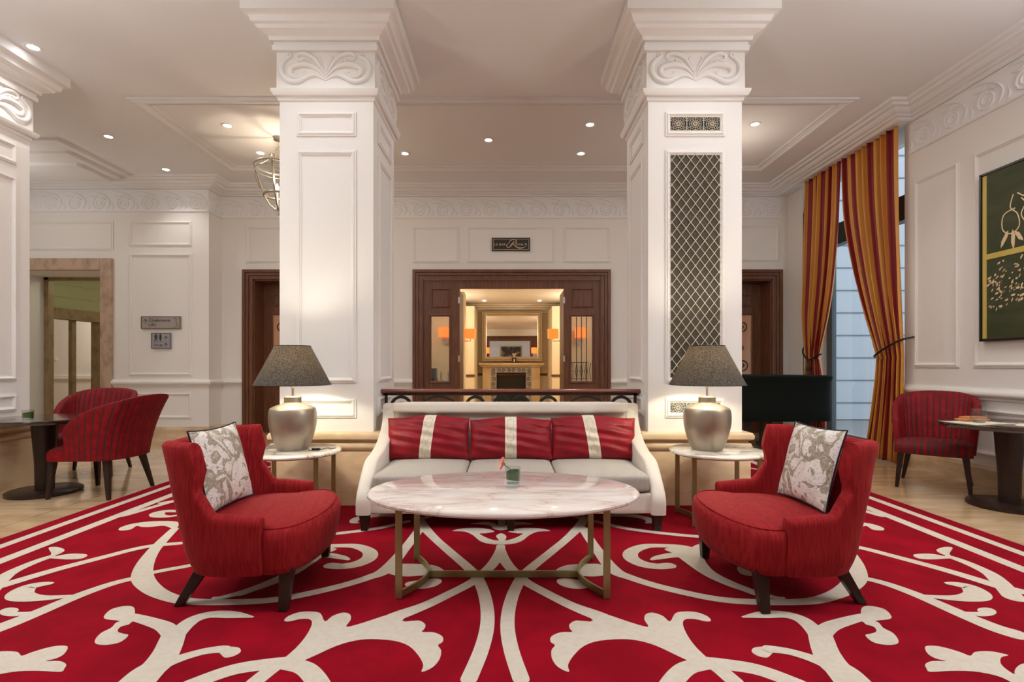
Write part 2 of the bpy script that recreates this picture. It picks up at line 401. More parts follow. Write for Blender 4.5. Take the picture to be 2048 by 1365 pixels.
def put_text(mb, s, x, z, y, size, spacing=1.0, fit=None, mi=0):
    """text in the XZ plane facing the camera (-Y)"""
    vs_, fs = text_mesh(s, size, spacing)
    xs = [v[0] for v in vs_]; k = 1
    if fit: k = fit / (max(xs) - min(xs))
    mb.add([(x + (v[0]-min(xs))*k, y, z + v[1]) for v in vs_], fs, mi); return mb
def relief(mb, place, pts, r, n=7, n_sm=6, depth=1.0, mi=0):
    """carved stroke: half-round ridge along 2D points, radius scalar or per point, laid on a surface by place(a, b, out)"""
    rr = r if isinstance(r, (list, tuple)) else [r]*len(pts)
    P = cat([tuple(p) + (q,) for p, q in zip(pts, rr)], n_sm)
    rs = []
    for i, (a, b, q) in enumerate(P):
        a0, b0 = P[max(0, i-1)][:2]; a1, b1 = P[min(len(P)-1, i+1)][:2]
        L = sqrt((a1-a0)**2 + (b1-b0)**2) or 1; nx, ny = -(b1-b0)/L, (a1-a0)/L
        q = max(q, .0008)
        rs.append([place(a + nx*cos(t)*q, b + ny*cos(t)*q, sin(t)*q*depth) for t in [pi*j/(n-1) for j in range(n)]])
    mb.rings(rs, closed=False, cap0=True, cap1=True, mi=mi); return mb

# ------------------------------------------------------------------ room shell
WL, WB, XC, XR, ZC = 8.9, 9.3, -5.08, 4.95, 4.37        # left wall plane, back wall plane, corner, right wall plane, ceiling
floor = struct('floor', MB().box(-14.1, 6.2, -5, 18.5, -.2, 0), FLOORM)
ceiling = struct('ceiling', MB().box(-10, 5.45, -5, 9.6, ZC, ZC+.2), CEIL)
def wall_open(mb, x0, x1, y0, y1, z1, ops):
    """wall along X with rectangular openings (xa, xb, top)"""
    x = x0
    for xa, xb, top in sorted(ops):
        if xa > x: mb.box(x, xa, y0, y1, 0, z1)
        mb.box(xa, xb, y0, y1, top, z1); x = xb
    if x < x1: mb.box(x, x1, y0, y1, 0, z1)
    return mb
LD = (-8.50, -6.89, 2.85)
struct('wall_left', wall_open(MB(), -10, XC, WL, 9.6, ZC, [LD]), PAINT)
DL, DC, DR = (-4.52, -2.75, 2.80), (-1.55, 1.66, 2.82), (2.85, 4.66, 2.80)
struct('wall_back', wall_open(MB(), XC, 5.45, WB, 9.6, ZC, [DL, DC, DR]), PAINT)
WY0, WY1, WZT = 6.56, 8.75, 4.25
struct('wall_right', MB().box(XR, 5.45, -5, WY0, 0, ZC).box(XR, 5.45, WY1, WB, 0, ZC).box(XR, 5.45, WY0, WY1, WZT, ZC), PAINT)
struct('wall_front', MB().box(-10, 5.45, -5.2, -5, 0, ZC), PAINT)
struct('wall_side', MB().box(-10.2, -10, -5, 9.6, 0, ZC), PAINT)

# cornices
CORN = [(0, 4.225), (.02, 4.225), (.04, 4.235), (.055, 4.25), (.10, 4.255), (.10, 4.272), (.15, 4.28), (.18, 4.30), (.185, 4.315), (.24, 4.32), (.255, 4.343), (.30, 4.347), (.32, 4.372), (0, 4.372)]
path = [(-10, WL), (XC, WL), (XC, WB), (4.77, WB), (4.77, 6.42), (XR, 6.42), (XR, -5)]
struct('trim_1', sweep(MB(), path, CORN), CEIL)
mb = MB(); mb.box(4.77, XR, 6.42, WB, 4.232, ZC)                       # pelmet over the window
struct('trim_2', mb, CEIL)
# moulding of the ceiling tray
mb = MB(); pframe(mb, (-4.46, 6.12, ZC), (1, 0, 0), (0, 1, 0), (0, 0, -1), 8.55, 2.3, .13, .035); pframe(mb, (-4.30, 6.28, ZC), (1, 0, 0), (0, 1, 0), (0, 0, -1), 8.23, 1.98, .03, .015)
struct('trim_3', mb, CEIL)
mb = MB()
for y, d, x in ((7.2, .04, -6.2), (7.55, .08, -6.35), (7.9, .12, -6.5)): mb.box(-10, x, y, y+(8.6-y), ZC-d, ZC)
struct('trim_4', mb, CEIL)

# chair rail and stone base
RAIL = [(0, .885), (.02, .885), (.025, .905), (.045, .915), (.06, .94), (.058, .965), (.04, .985), (.02, .99), (.015, 1.005), (0, 1.005)]
BASE = [(0, 0), (.03, 0), (.03, .165), (.024, .18), (.012, .185), (.012, .20), (0, .20)]
DLo, DRo, DCo = (-4.69, -2.58), (2.68, 4.83), (-1.69, 1.80)
segs = [[(-6.70, WL), (XC, WL), (XC, WB), (DLo[0], WB)], [(DLo[1], WB), (DCo[0], WB)], [(DCo[1], WB), (DRo[0], WB)], [(DRo[1], WB), (XR, WB), (XR, WY1)], [(5.4, WY0), (XR, WY0), (XR, -5)]]
mb = MB(); mb2 = MB()
for s_ in segs: sweep(mb, s_, RAIL); sweep(mb2, s_, BASE)
struct('trim_5', mb, PAINT, smooth=40); struct('baseboard_back', mb2, STONE)

# panel mouldings on the walls
def wall_frames(rects, Y, name):
    mb = MB()
    for x0, x1, y0, y1 in rects:                    # photo columns and rows of each frame, on the wall plane Y
        pframe(mb, (X(x0, Y), Y, Z(y1, Y)), (1, 0, 0), (0, 0, 1), (0, -1, 0), X(x1, Y)-X(x0, Y), Z(y0, Y)-Z(y1, Y), .055, .02)
    return struct(name, mb, PAINT)
wall_frames([(258, 384, 442, 493), (258, 384, 507, 752), (262, 384, 785, 838), (-40, 227, 442, 501)], WL, 'trim_6')
wall_frames([(825, 919, 453, 526), (934, 1110, 453, 526), (1127, 1221, 453, 526), (491, 590, 453, 526), (1470, 1558, 450, 524)], WB, 'trim_7')
mb = MB()
for y0, y1, z0, z1 in ((5.76, 6.40, 1.22, 3.49), (3.2, 5.58, 1.22, 3.49), (.4, 3.0, 1.22, 3.49), (3.2, 6.3, .30, .80)):
    pframe(mb, (XR, y0, z0), (0, 1, 0), (0, 0, 1), (-1, 0, 0), y1-y0, z1-z0, .055, .02)
struct('trim_8', mb, PAINT)
struct('trim_9', MB().box(XR-.012, XR, 8.80, 9.22, .22, 3.8).box(4.99-.06, XR+.01, 8.80, 8.84, .2, 4.2), PAINT)

# carved frieze: rose spirals with curling stems
def frieze(mb, o, u, L, z0=3.84, z1=4.22, tile=.405):
    o, u = Vector(o), Vector(u); nr = Vector((u.y, -u.x, 0))
    h = z1 - z0
    pl = lambda a, b, d: tuple(o + u*a + Vector((0, 0, b)) + nr*(d + .012))
    rs = [[tuple(o + u*x + Vector((0, 0, z)) + nr*d) for x, z in ((0, z0), (L, z0), (L, z1), (0, z1))] for d in (0, .012)]
    mb.rings(rs, cap0=False)
    relief(mb, pl, [(0, z0+.012), (L/2, z0+.012), (L, z0+.012)], .009, 5, 1); 
    n = max(1, round(L / tile)); t = L / n
    for i in range(n):
        cx_, cz = (i + .5)*t, z0 + h*.37
        sp = []
        for k in range(22):
            th = k/21*4.4*pi; rr = .125 - .105*k/21; sp.append((cx_ + rr*cos(th+.6), cz + rr*.95*sin(th+.6)))
        relief(mb, pl, sp, [.011 - .005*k/21 for k in range(22)], 5, 1, 1.5)
        relief(mb, pl, [(cx_-.19*t/.4, z1-.03), (cx_-.05, z1-.05), (cx_+.10, z1-.11), (cx_+.175, z1-.2), (cx_+.17, z0+.11), (cx_+.12, z0+.04)], [.003, .008, .011, .011, .009, .003], 5, 3, 1.5)
        relief(mb, pl, [(cx_-.16, z1-.10), (cx_-.10, z1-.12), (cx_-.04, z1-.11), (cx_+.0, z1-.075)], [.003, .010, .010, .003], 5, 3, 1.5)
        relief(mb, pl, [(cx_-.02, z1-.13), (cx_+.03, z1-.14), (cx_+.08, z1-.135)], [.003, .010, .003], 5, 3, 1.5)
        relief(mb, pl, [(cx_-.19, cz+.02), (cx_-.165, cz-.05), (cx_-.19, z0+.05)], [.003, .009, .004], 5, 3, 1.5)
mb = MB()
frieze(mb, (-10, WL, 0), (1, 0, 0), 10+XC); frieze(mb, (XC, WL, 0), (0, 1, 0), .4); frieze(mb, (XC, WB, 0), (1, 0, 0), 4.83-XC)
frieze(mb, (XR, 6.46, 0), (0, -1, 0), 4.6, tile=.43)
struct('trim_10', mb, CEIL, smooth=60, recalc=False)

# ------------------------------------------------------------------ window, view outside
wn = MB()
wn.box(5.30, 5.38, WY1-.14, WY1, 0, WZT); wn.box(5.30, 5.38, WY0, WY0+.12, 0, WZT); wn.box(5.30, 5.38, WY0, WY1, 0, .15)
wo = struct('window_1', wn, SLATE, bevel=.008)
MB().box(5.26, 5.40, WY0, WY1, 3.18, 3.30, 0).box(5.28, 5.36, WY0, WY1, 3.30, 3.52).build('transom', BLACK, wo)
MB().box(5.30, 5.36, 7.63, 7.70, 3.5, WZT).build('window_frame', SLATE, wo)
MB().box(5.335, 5.345, WY0+.1, WY1-.1, .1, WZT).build('glass_pane', PANE, wo)
t = thing('building_facade', 'pale blue-grey rusticated facade seen outside through the window', 'building', (0, 12.0, 0))
mb = MB(); mb.box(5.5, 14, 0, .4, 0, 9)
mb.build('wall', OUTW, t)
mb = MB()
for k in range(17):
    z = Z(491, 12) - .514*(k - 7)
    if z > 0.05: mb.box(5.5, 14, -.012, .0, z-.018, z+.012)
mb.build('groove', OUTG, t)
struct('trim_20', MB().box(5.5, 14, 4, 14, -.25, -.02), PLASTERG)

# ------------------------------------------------------------------ stone doorway on the left and the corridor behind it
d1 = struct('door_1', MB().box(LD[1], -6.70, WL-.05, WL+.02, 0, 3.05).box(LD[0]-.2, LD[0], WL-.05, WL+.02, 0, 3.05).box(LD[0], LD[1], WL-.05, WL+.02, LD[2], 3.05), STONE2, bevel=.006)
d5 = struct('door_2', MB().box(LD[0]-.1, LD[0]+.085, 9.6, 9.72, 0, 2.86).box(LD[1]-.06, LD[1]+.1, 9.6, 9.72, 0, 2.86).box(LD[0], LD[1], 9.6, 9.72, 2.80, 2.87), STONE3, bevel=.005)
# slanted olive wall with a second stone-framed door
A, B = Vector((X(94, 10.6), 10.6, 0)), Vector((X(206, 12.0)+.1, 12.0, 0))
U = (B-A).normalized(); N = Vector((-U.y, U.x, 0)); Lw = (B-A).length
def slant(mb, a0, a1, n0, n1, z0, z1):
    v = [A + U*a + N*nn + Vector((0, 0, z)) for z in (z0, z1) for a, nn in ((a0, n0), (a1, n0), (a1, n1), (a0, n1))]
    return mb.add(v, [(0, 3, 2, 1), (4, 5, 6, 7), (0, 1, 5, 4), (1, 2, 6, 5), (2, 3, 7, 6), (3, 0, 4, 7)])
mb = MB(); slant(mb, -.3, Lw+.6, 0, .15, 2.42, 3.3); slant(mb, Lw-.0, Lw+.6, 0, .15, 0, 2.42); slant(mb, -.5, -.02, 0, .15, 0, 2.42)
slant(mb, -.3, Lw+.6, -.02, 0, 2.92, 2.95); slant(mb, -.3, Lw+.6, -.02, 0, 2.66, 2.68)
struct('wall_corridor_back', mb, OLIVE)
mb = MB(); slant(mb, -.1, Lw+.12, -.05, .2, 2.20, 2.42); slant(mb, Lw-.22, Lw+.0, -.05, .2, 0, 2.2); slant(mb, Lw*.42, Lw*.49, .05, .14, 0, 2.2)
struct('door_3', mb, STONE3, bevel=.006)
mb = MB(); slant(mb, Lw*.0, Lw*.08, .1, .25, 0, 2.2); struct('trim_11', mb, WOOD)
struct('wall_cloakroom', MB().box(-14, -6.2, 13.9, 14.05, 0, 3.2).box(-6.3, -6.2, 9.6, 14, 0, 3.2).box(-14.1, -14, 9.6, 14.05, 0, 3.2).box(-14, -10, 9.5, 9.6, 0, 3.2), PAINT)
struct('ceiling_corridor', MB().box(-14.1, -6.2, 9.6, 14.05, 3.2, 3.3), CEIL)
struct('trim_12', MB().box(-14, -8.6, 13.84, 13.9, .86, .98), PAINT, bevel=.02)
o = MB().box(-.05, .05, -.02, 0, -.05, .05).box(-.033, .033, -.03, -.02, -.033, .033).build('light_switch', WHITEP, bevel=.004)
o.location = (X(111, 13.9), 13.9, Z(718, 13.9)); tag(o, 'small white light switch on the corridor wall through the doorway', 'switch')

# ------------------------------------------------------------------ mahogany side doors
def casing(mb, x0, x1, zt, Y, w, side=1):
    """stepped architrave round an opening, outer size x0..x1, top zt"""
    st = [(0, .05), (.28*w, .05), (.28*w, .075), (.5*w, .075), (.5*w, .055), (.75*w, .055), (.75*w, .03), (w, .03)]
    for a, b, d in ((0, .3*w, .07), (.3*w, .6*w, .05), (.6*w, w, .03)):
        mb.box(x0+a, x0+b, Y-d, Y+.02, 0, zt-a).box(x1-b, x1-a, Y-d, Y+.02, 0, zt-a).box(x0+b, x1-b, Y-d, Y+.02, zt-b, zt-a)
    return mb
def scroll(mb, place, cx_, cz, r, sgn=1, turns=1.6, th=.008):
    pts = [(cx_ + sgn*(r*(1-k/26))*cos(k/26*turns*2*pi - pi/2), cz + (r*(1-k/26))*sin(k/26*turns*2*pi - pi/2)) for k in range(24)]
    mb.tube([place(a, b) for a, b in pts], th, 6)
def side_door(n, x0, x1, label_side):
    w = .17; zt = 2.93
    d = struct('door_%d' % n, casing(MB(), x0, x1, zt, WB, w), WOOD, bevel=.004)
    a, b = x0+w, x1-w; Yd = WB + .36
    MB().box(a-.02, a+.02, WB, Yd, 0, zt-w).box(b-.02, b+.02, WB, Yd, 0, zt-w).box(a, b, WB, Yd, zt-w-.02, zt-w+.03).build('jamb', WOOD, d)
    s = 1 if n == 4 else -1
    # double leaves, each with a small panel over a scroll-grilled light
    mid = (a+b)/2
    for la, lb in ((a+.02, mid-.005), (mid+.005, b-.02)):
        leaf = MB(); fw = .16; g0, g1 = 1.0, 2.18
        leaf.box(la, la+fw, Yd, Yd+.05, 0, zt-w).box(lb-fw, lb, Yd, Yd+.05, 0, zt-w).box(la+fw, lb-fw, Yd, Yd+.05, g1, zt-w).box(la+fw, lb-fw, Yd, Yd+.05, 0, g0)
        pframe(leaf, (la+fw+.03, Yd, g1+.14), (1, 0, 0), (0, 0, 1), (0, -1, 0), lb-la-2*fw-.06, .22, .035, .02)
        pframe(leaf, (la+fw+.03, Yd, .25), (1, 0, 0), (0, 0, 1), (0, -1, 0), lb-la-2*fw-.06, .60, .035, .02)
        pframe(leaf, (la+fw-.02, Yd, g0-.02), (1, 0, 0), (0, 0, 1), (0, -1, 0), lb-la-2*fw+.04, g1-g0+.04, .03, .015)
        lo = leaf.build('door_leaf', WOOD, d)
        MB().box(la+fw, lb-fw, Yd+.02, Yd+.03, g0, g1).build('glass_pane', AMBER, lo)
        gr = MB(); pl = lambda p, q: (p, Yd+.008, q); c = (la+lb)/2
        for sg in (-1, 1):
            scroll(gr, pl, c+sg*.10, g1-.22, .10, sg); scroll(gr, pl, c+sg*.08, g0+.55, .08, -sg); scroll(gr, pl, c+sg*.11, g0+.25, .11, sg)
        gr.tube([pl(c, g0), pl(c, g1)], .007, 6)
        gr.build('grille', BRONZE, lo, smooth=60)
    struct('wall_vestibule_%s' % label_side, MB().box(a-.3, b+.3, Yd+.1, Yd+.14, 0, 3), WOODD)
    return d
AMBER = mat('amber_glass', (.62, .33, .19), .15)
side_door(4, DLo[0], DLo[1], 'left'); side_door(5, DRo[0], DRo[1], 'right')

# ------------------------------------------------------------------ centre doors to the bar
d6 = struct('door_6', casing(MB(), DCo[0], DCo[1], 2.93, WB, .17), WOOD, bevel=.004)
xa, xb, zt = X(919, WB), X(1128, WB), Z(577, WB)
a, b = DCo[0]+.17, DCo[1]-.17; Yp = WB+.03
gl = (X(862, Yp), X(898, Yp)); grr = (X(1143, Yp), X(1185, Yp)); gz = (Z(763, Yp), Z(633, Yp))
mb = MB()
for (p, q), (g0, g1) in (((a, xa), gl), ((xb, b), grr)):
    mb.box(p, g0, Yp, Yp+.07, 0, 2.76).box(g1, q, Yp, Yp+.07, 0, 2.76).box(g0, g1, Yp, Yp+.07, gz[1], 2.76).box(g0, g1, Yp, Yp+.07, 0, gz[0])
    pframe(mb, (g0-.04, Yp, gz[0]-.04), (1, 0, 0), (0, 0, 1), (0, -1, 0), g1-g0+.08, gz[1]-gz[0]+.08, .04, .015)
    pframe(mb, (g0-.0, Yp, Z(616, Yp)), (1, 0, 0), (0, 0, 1), (0, -1, 0), g1-g0+.02, Z(577, Yp)-Z(616, Yp), .035, .02)
mb.box(xa, xb, Yp, Yp+.07, zt, 2.76)
mb.build('timber_screen', WOOD, d6, bevel=.003)
for g0, g1 in (gl, grr): MB().box(g0, g1, Yp+.03, Yp+.036, *gz).build('glass_pane', PANE, d6)
for px in (918, 1128):
    for py in (601, 718): 
        MB().box(-.016, .016, -.02, .0, -.055, .055).build('hinge', CHROME, d6).location = (X(px, Yp-.01), Yp-.01, Z(py, Yp))
# open door leaves folded back inside the bar
for sx, xx in ((-1, xa), (1, xb)):
    MB().box(min(xx-sx*.0, xx+sx*.05), max(xx, xx+sx*.05), Yp+.09, Yp+.75, 0, zt-.02).build('door_leaf', WOOD, d6, bevel=.004)
mb = MB()
for k in range(3): mb.box(X(1153 + k*10, Yp+.1)-.007, X(1153 + k*10, Yp+.1)+.007, Yp+.10, Yp+.112, *gz)
pl = lambda p, q: (p, Yp+.106, q)
g0, g1 = grr; zz0 = gz[0]+.03; zz1 = gz[0]+.33
mb.box(g0, g1-.07, Yp+.10, Yp+.112, zz1, zz1+.012).box(g0, g1-.07, Yp+.10, Yp+.112, zz0, zz0+.012).box(g0, g1-.07, Yp+.10, Yp+.112, (zz0+zz1)/2-.005, (zz0+zz1)/2+.005)
for k in range(4):
    xx = g0 + .02 + k*.085
    mb.tube([pl(xx, zz1), pl(xx+.04, zz0), pl(xx+.085, zz1)], .006, 5); mb.tube([pl(xx, zz0), pl(xx+.04, zz1), pl(xx+.085, zz0)], .006, 5)
mb.build('grille', BRONZE, d6)

# ------------------------------------------------------------------ bar room
BY = 17.0; BX0, BX1, BZ = -2.35, 2.55, 3.12
struct('wall_bar_back', MB().box(BX0, BX1, BY, BY+.2, 0, BZ), CREAMW)
struct('wall_bar_left', MB().box(BX0-.2, BX0, 9.6, BY, 0, BZ), CREAMW)
struct('wall_bar_right', MB().box(BX1, BX1+.2, 9.6, BY, 0, BZ), CREAMW)
struct('ceiling_bar', MB().box(BX0-.2, BX1+.2, 9.6, BY+.2, BZ, BZ+.15), BARCEIL)
mb = MB(); pc = [(BX0, 9.7), (BX0, BY), (BX1, BY), (BX1, 9.7)]
sweep(mb, pc, [(0, 2.93), (.05, 2.93), (.06, 2.96), (.22, 3.03), (.24, 3.06), (.45, 3.07), (.47, 3.10), (.75, 3.10), (.77, 3.122), (0, 3.122)])
struct('trim_13', mb, BARCEIL)
mb = MB()
for x0, x1, y0, y1 in ((BX0, -1.03, 12.2, 12.7), (1.27, BX1, 12.2, 12.7), (BX0, -.99, 15.2, BY), (1.26, BX1, 15.2, BY)):
    mb.box(x0, x1, y0, y1, 0, 2.95)
pframe(mb, (-1.62, 15.2, 1.25), (1, 0, 0), (0, 0, 1), (0, -1, 0), .42, 1.55, .05, .02); pframe(mb, (1.5, 15.2, 1.25), (1, 0, 0), (0, 0, 1), (0, -1, 0), .42, 1.55, .05, .02)
pframe(mb, (-1.62, 15.2, .25), (1, 0, 0), (0, 0, 1), (0, -1, 0), .42, .55, .05, .02); pframe(mb, (1.5, 15.2, .25), (1, 0, 0), (0, 0, 1), (0, -1, 0), .42, .55, .05, .02)
struct('wall_bar_pier', mb, CREAMW)
mb = MB()
for x0, x1, y0 in ((BX0, -.97, 15.17), (1.24, BX1, 15.17), (BX0, BX1, 16.97)): mb.box(x0, x1, y0, y0+.06, .90, .97)
struct('trim_14', mb, WOOD, bevel=.01)
mb = MB()
for x0, x1, y0 in ((BX0, -.97, 15.17), (1.24, BX1, 15.17), (BX0, -1.0, 12.17), (1.25, BX1, 12.17)): mb.box(x0, x1, y0, y0+.05, 0, .12)
struct('baseboard_bar', mb, WOOD)

# fireplace
fx0, fx1 = X(957, 16.6), X(1088, 16.6); fc = (fx0+fx1)/2
t = thing('fireplace', 'yellow marble fireplace with scrolled metal surround, far wall of the bar', 'fireplace', (fc, BY, 0))
hw = (fx1-fx0)/2; ow = .47
MB().box(-hw, hw, -.45, 0, 1.24, 1.31).box(-hw+.05, hw-.05, -.38, 0, 1.19, 1.24).build('mantel_shelf', MARBLE_Y, t, bevel=.01)
MB().box(-hw+.12, -ow-.18, -.28, 0, 0, 1.19).box(ow+.18, hw-.12, -.28, 0, 0, 1.19).box(-ow-.18, ow+.18, -.2, 0, 1.17, 1.19).build('jamb', MARBLE_Y, t, bevel=.008)
mb = MB(); mb.box(-ow-.18, -ow, -.24, 0, 0, 1.17).box(ow, ow+.18, -.24, 0, 0, 1.17).box(-ow, ow, -.24, 0, 1.0, 1.17)
sr = mb.build('metal_surround', CHROME, t)
mb = MB(); pl = lambda p, q: (p, -.25, q)
for sx in (-1, 1):
    for k in range(6): scroll(mb, pl, sx*(ow+.09), .12+k*.17, .07, sx if k % 2 else -sx, 1.4, .009)
    for k in range(4): scroll(mb, pl, sx*(.08+k*.16), 1.085, .065, sx if k % 2 else -sx, 1.4, .009)
mb.build('scrollwork', BRONZE, sr, smooth=60)
MB().box(-ow, ow, -.02, -.01, 0, 1.0).build('firebox', SOOT, t)
MB().box(-hw, hw, -.85, -.45, 0, .04).build('hearth', MARBLE_Y, t)
mx0, mx1, mz0, mz1 = X(965, 16.9), X(1083, 16.9), Z(723, 16.9), Z(624, 16.9)
t = thing('wall_mirror', 'large framed mirror leaning over the fireplace mantel', 'mirror', ((mx0+mx1)/2, 16.78, mz0)); t.rotation_euler = (R(-1.0), 0, 0)
w_, h_ = mx1-mx0, mz1-mz0
mb = MB(); pframe(mb, (-w_/2, 0, 0), (1, 0, 0), (0, 0, 1), (0, -1, 0), w_, h_, .15, .06); mb.build('frame', GILT, t)
MB().box(-w_/2+.13, w_/2-.13, -.02, 0, .13, h_-.13).build('mirror_glass', MIRROR, t)
t = thing('reed_diffuser', 'small brown bottle with a white label standing on the mantel', 'bottle', (X(1028.5, 16.6), 16.65, 1.31))
MB().box(-.07, .07, -.05, .05, 0, .17).build('bottle', WOODD, t, bevel=.01)
MB().box(-.02, .02, -.054, -.05, .03, .12).build('paper_label', WHITEP, t)
mb = MB()
for k in range(7): mb.tube([(0, 0, .17), ((k-3)*.025, .01*(k % 2), .30 + .01*(k % 3))], .006, 5)
mb.build('reed', STRAW, t)
# sconces
def sconce(px, py, Y, arm, label):
    x = X(px, Y); z = Z(py, Y)
    t = thing('wall_sconce', label, 'wall lamp', (x, Y, z), 0, 'orange-shaded sconces in the bar')
    mb = MB(); mb.lathe([(.125, -.11), (.13, .11)], 24, cap=False); mb.lathe([(.128, -.11), (.124, -.11), (.127, .11), (.13, .11)], 24, cap=False); mb.build('lamp_shade', SHADEO, t, smooth=50)
    mb = MB()
    if arm == 0:
        mb.lathe([(.09, 0), (.09, .02)], 20); 
        bp = MB(); bp.rings([[(.09*cos(q*pi/10), y_, -.17+.09*sin(q*pi/10)) for q in range(20)] for y_ in (.15, .17)])
        bp.build('backplate', CHROME, t, smooth=40); mb = MB(); mb.tube([(0, .15, -.17), (0, 0, -.17), (0, 0, -.10)], .012, 8)
    else:
        bp = MB(); bp.rings([[(arm*x_, .06*cos(q*pi/10), -.15+.09*sin(q*pi/10)) for q in range(20)] for x_ in (.17, .18)]); bp.build('backplate', CHROME, t, smooth=40)
        mb.tube([(arm*.17, 0, -.17), (0, 0, -.17), (0, 0, -.10)], .012, 8)
    mb.build('arm', CHROME, t, smooth=50)
    return t
sconce(941, 668, 12.35, -1, 'orange drum-shaded sconce left of the fireplace, seen through the open bar door')
sconce(1106, 668, 12.35, 1, 'orange drum-shaded sconce right of the fireplace, seen through the open bar door')
sconce(888, 665, 11.95, 0, 'orange-shaded sconce with round plate behind the left side light, above the decanters')
sconce(1161, 666, 11.95, 0, 'orange-shaded sconce with round plate behind the right side light with iron bars')
# cabinet and glassware behind the left side light
t = thing('bar_counter', 'timber bar counter behind the left side light of the bar doors', 'counter', (-1.62, 10.45, 0))
MB().box(-.5, .5, -.25, .25, 0, .80).build('body', WOOD, t); MB().box(-.54, .54, -.28, .28, .80, .84).build('countertop', BLACK, t, bevel=.005)
t = thing('coffee_machine', 'small grey and black machine on the bar counter', 'machine', (-1.56, 10.5, .84))
MB().box(-.10, .12, -.1, .12, 0, .34).build('body', SLATE, t, bevel=.01); MB().box(-.07, -.02, -.104, -.1, .10, .22).build('display_panel', WHITEP, t)
DEC = [(0, 0), (.055, 0), (.065, .02), (.06, .07), (.035, .13), (.018, .16), (.016, .21), (.028, .225), (.012, .23), (.02, .25), (.012, .28), (0, .285)]
DG = mat('decanter_crystal', (.72, .74, .78), .08)
for k, (px, lab) in enumerate(((882, 'crystal decanter on the bar counter, nearest the left side light frame'), (897, 'crystal decanter on the bar counter, rightmost and half hidden by the frame'))):
    o = MB().lathe(DEC, 18).build('decanter', DG, smooth=60); o.location = (X(px, 10.3), 10.28, .84); tag(o, lab, 'decanter', 'decanters on the bar counter')
for k, (px, c, lab) in enumerate(((866, (.05, .06, .3), 'small bottle with a blue top on the bar counter'), (873, (.5, .3, .05), 'small amber bottle beside the crystal decanter on the bar counter'))):
    o = MB().lathe([(0, 0), (.02, 0), (.022, .06), (.012, .09), (.03, .12), (.03, .15), (0, .155)], 14).build('bottle', mat('bottle_%d' % k, c, .2), smooth=60); o.location = (X(px, 10.3), 10.28, .84); tag(o, lab, 'bottle', 'small bottles on the bar counter')
for k, (px, lab) in enumerate(((968.5, 'tiny ceiling spot of the bar, left of the mirror centre'), (1079, 'tiny ceiling spot of the bar, right of the mirror centre'))):
    o = MB().lathe([(.05, 0), (.05, .01)], 16).build('ceiling_spot', LEDM); o.location = (X(px, 15.3), 15.3, BZ-.025-.08); o.location.z = BZ-.012; tag(o, lab, 'ceiling light', 'ceiling spots of the bar')
# portrait behind the camera, caught by the mirror
t = thing('framed_painting', 'dark gilt-framed painting reflected in the fireplace mirror', 'painting', (.19, -4.98, 2.75))
mb = MB(); pframe(mb, (.8, 0, -.65), (-1, 0, 0), (0, 0, 1), (0, 1, 0), 1.6, 1.3, .09, .05); mb.build('frame', GOLDP, t)
MB().box(-.72, .72, .0, .02, -.57, .57).build('canvas', mat('umber_canvas', (.03, .02, .012), .5, var=(4, (.40, .24, .12), .52, .66, O1)), t)

# ------------------------------------------------------------------ wall signs
Y = WL - .03
def plate(name, px0, px1, py0, py1, m, edge, label):
    x0, x1, z0, z1 = X(px0, Y), X(px1, Y), Z(py1, Y), Z(py0, Y)
    t = thing(name, label, 'sign', ((x0+x1)/2, Y, (z0+z1)/2)); w, h = x1-x0, z1-z0
    MB().box(-w/2, w/2, 0, .03, -h/2, h/2).build('plate', m, t); mb = MB(); pframe(mb, (-w/2, 0, -h/2), (1, 0, 0), (0, 0, 1), (0, -1, 0), w, h, .012, .006, [(0, 0), (0, 1), (1, 1), (1, 0)]); mb.build('border', edge, t)
    return t, w, h
EDGE = mat('sign_edge', (.16, .13, .11), .5, .3)
def arrow(mb, x, z, s, w=.008):
    for p, q in (((0, -.5), (0, .45)), ((-.5, 0), (0, .5)), ((.5, 0), (0, .5))):
        dx, dz = q[0]-p[0], q[1]-p[1]; L = sqrt(dx*dx+dz*dz); nx, nz = -dz/L*w/2, dx/L*w/2
        mb.add([(x+p[0]*s+nx, -.004, z+p[1]*s+nz), (x+q[0]*s+nx, -.004, z+q[1]*s+nz), (x+q[0]*s-nx, -.004, z+q[1]*s-nz), (x+p[0]*s-nx, -.004, z+p[1]*s-nz)], [(0, 1, 2, 3)])
t, w, h = plate('wall_sign', 282, 361, 633, 658, PLATE, EDGE, 'wide grey sign plate reading Cloakrooms and Lifts with an up arrow')
mb = MB(); arrow(mb, -w/2+.075, .02, .07); put_text(mb, 'Cloakrooms', -w/2+.135, .015, -.004, .075, fit=.36); put_text(mb, 'Lifts', -w/2+.135, -.062, -.004, .075, fit=.12)
lf = lambda a_, b_, c_: (a_, -.002-c_, b_)
relief(mb, lf, [(w/2-.11, .08), (w/2-.07, .055), (w/2-.075, .0), (w/2-.06, -.03), (w/2-.045, -.085)], .0025, 4); relief(mb, lf, [(w/2-.11, -.09), (w/2-.09, -.07), (w/2-.06, -.05)], .002, 4)
mb.build('lettering', INK, t, recalc=False)
t, w, h = plate('wall_sign', 302.5, 341.5, 666, 697.5, PLATE2, EDGE, 'small grey toilet and Garage sign below the Cloakrooms plate')
mb = MB()
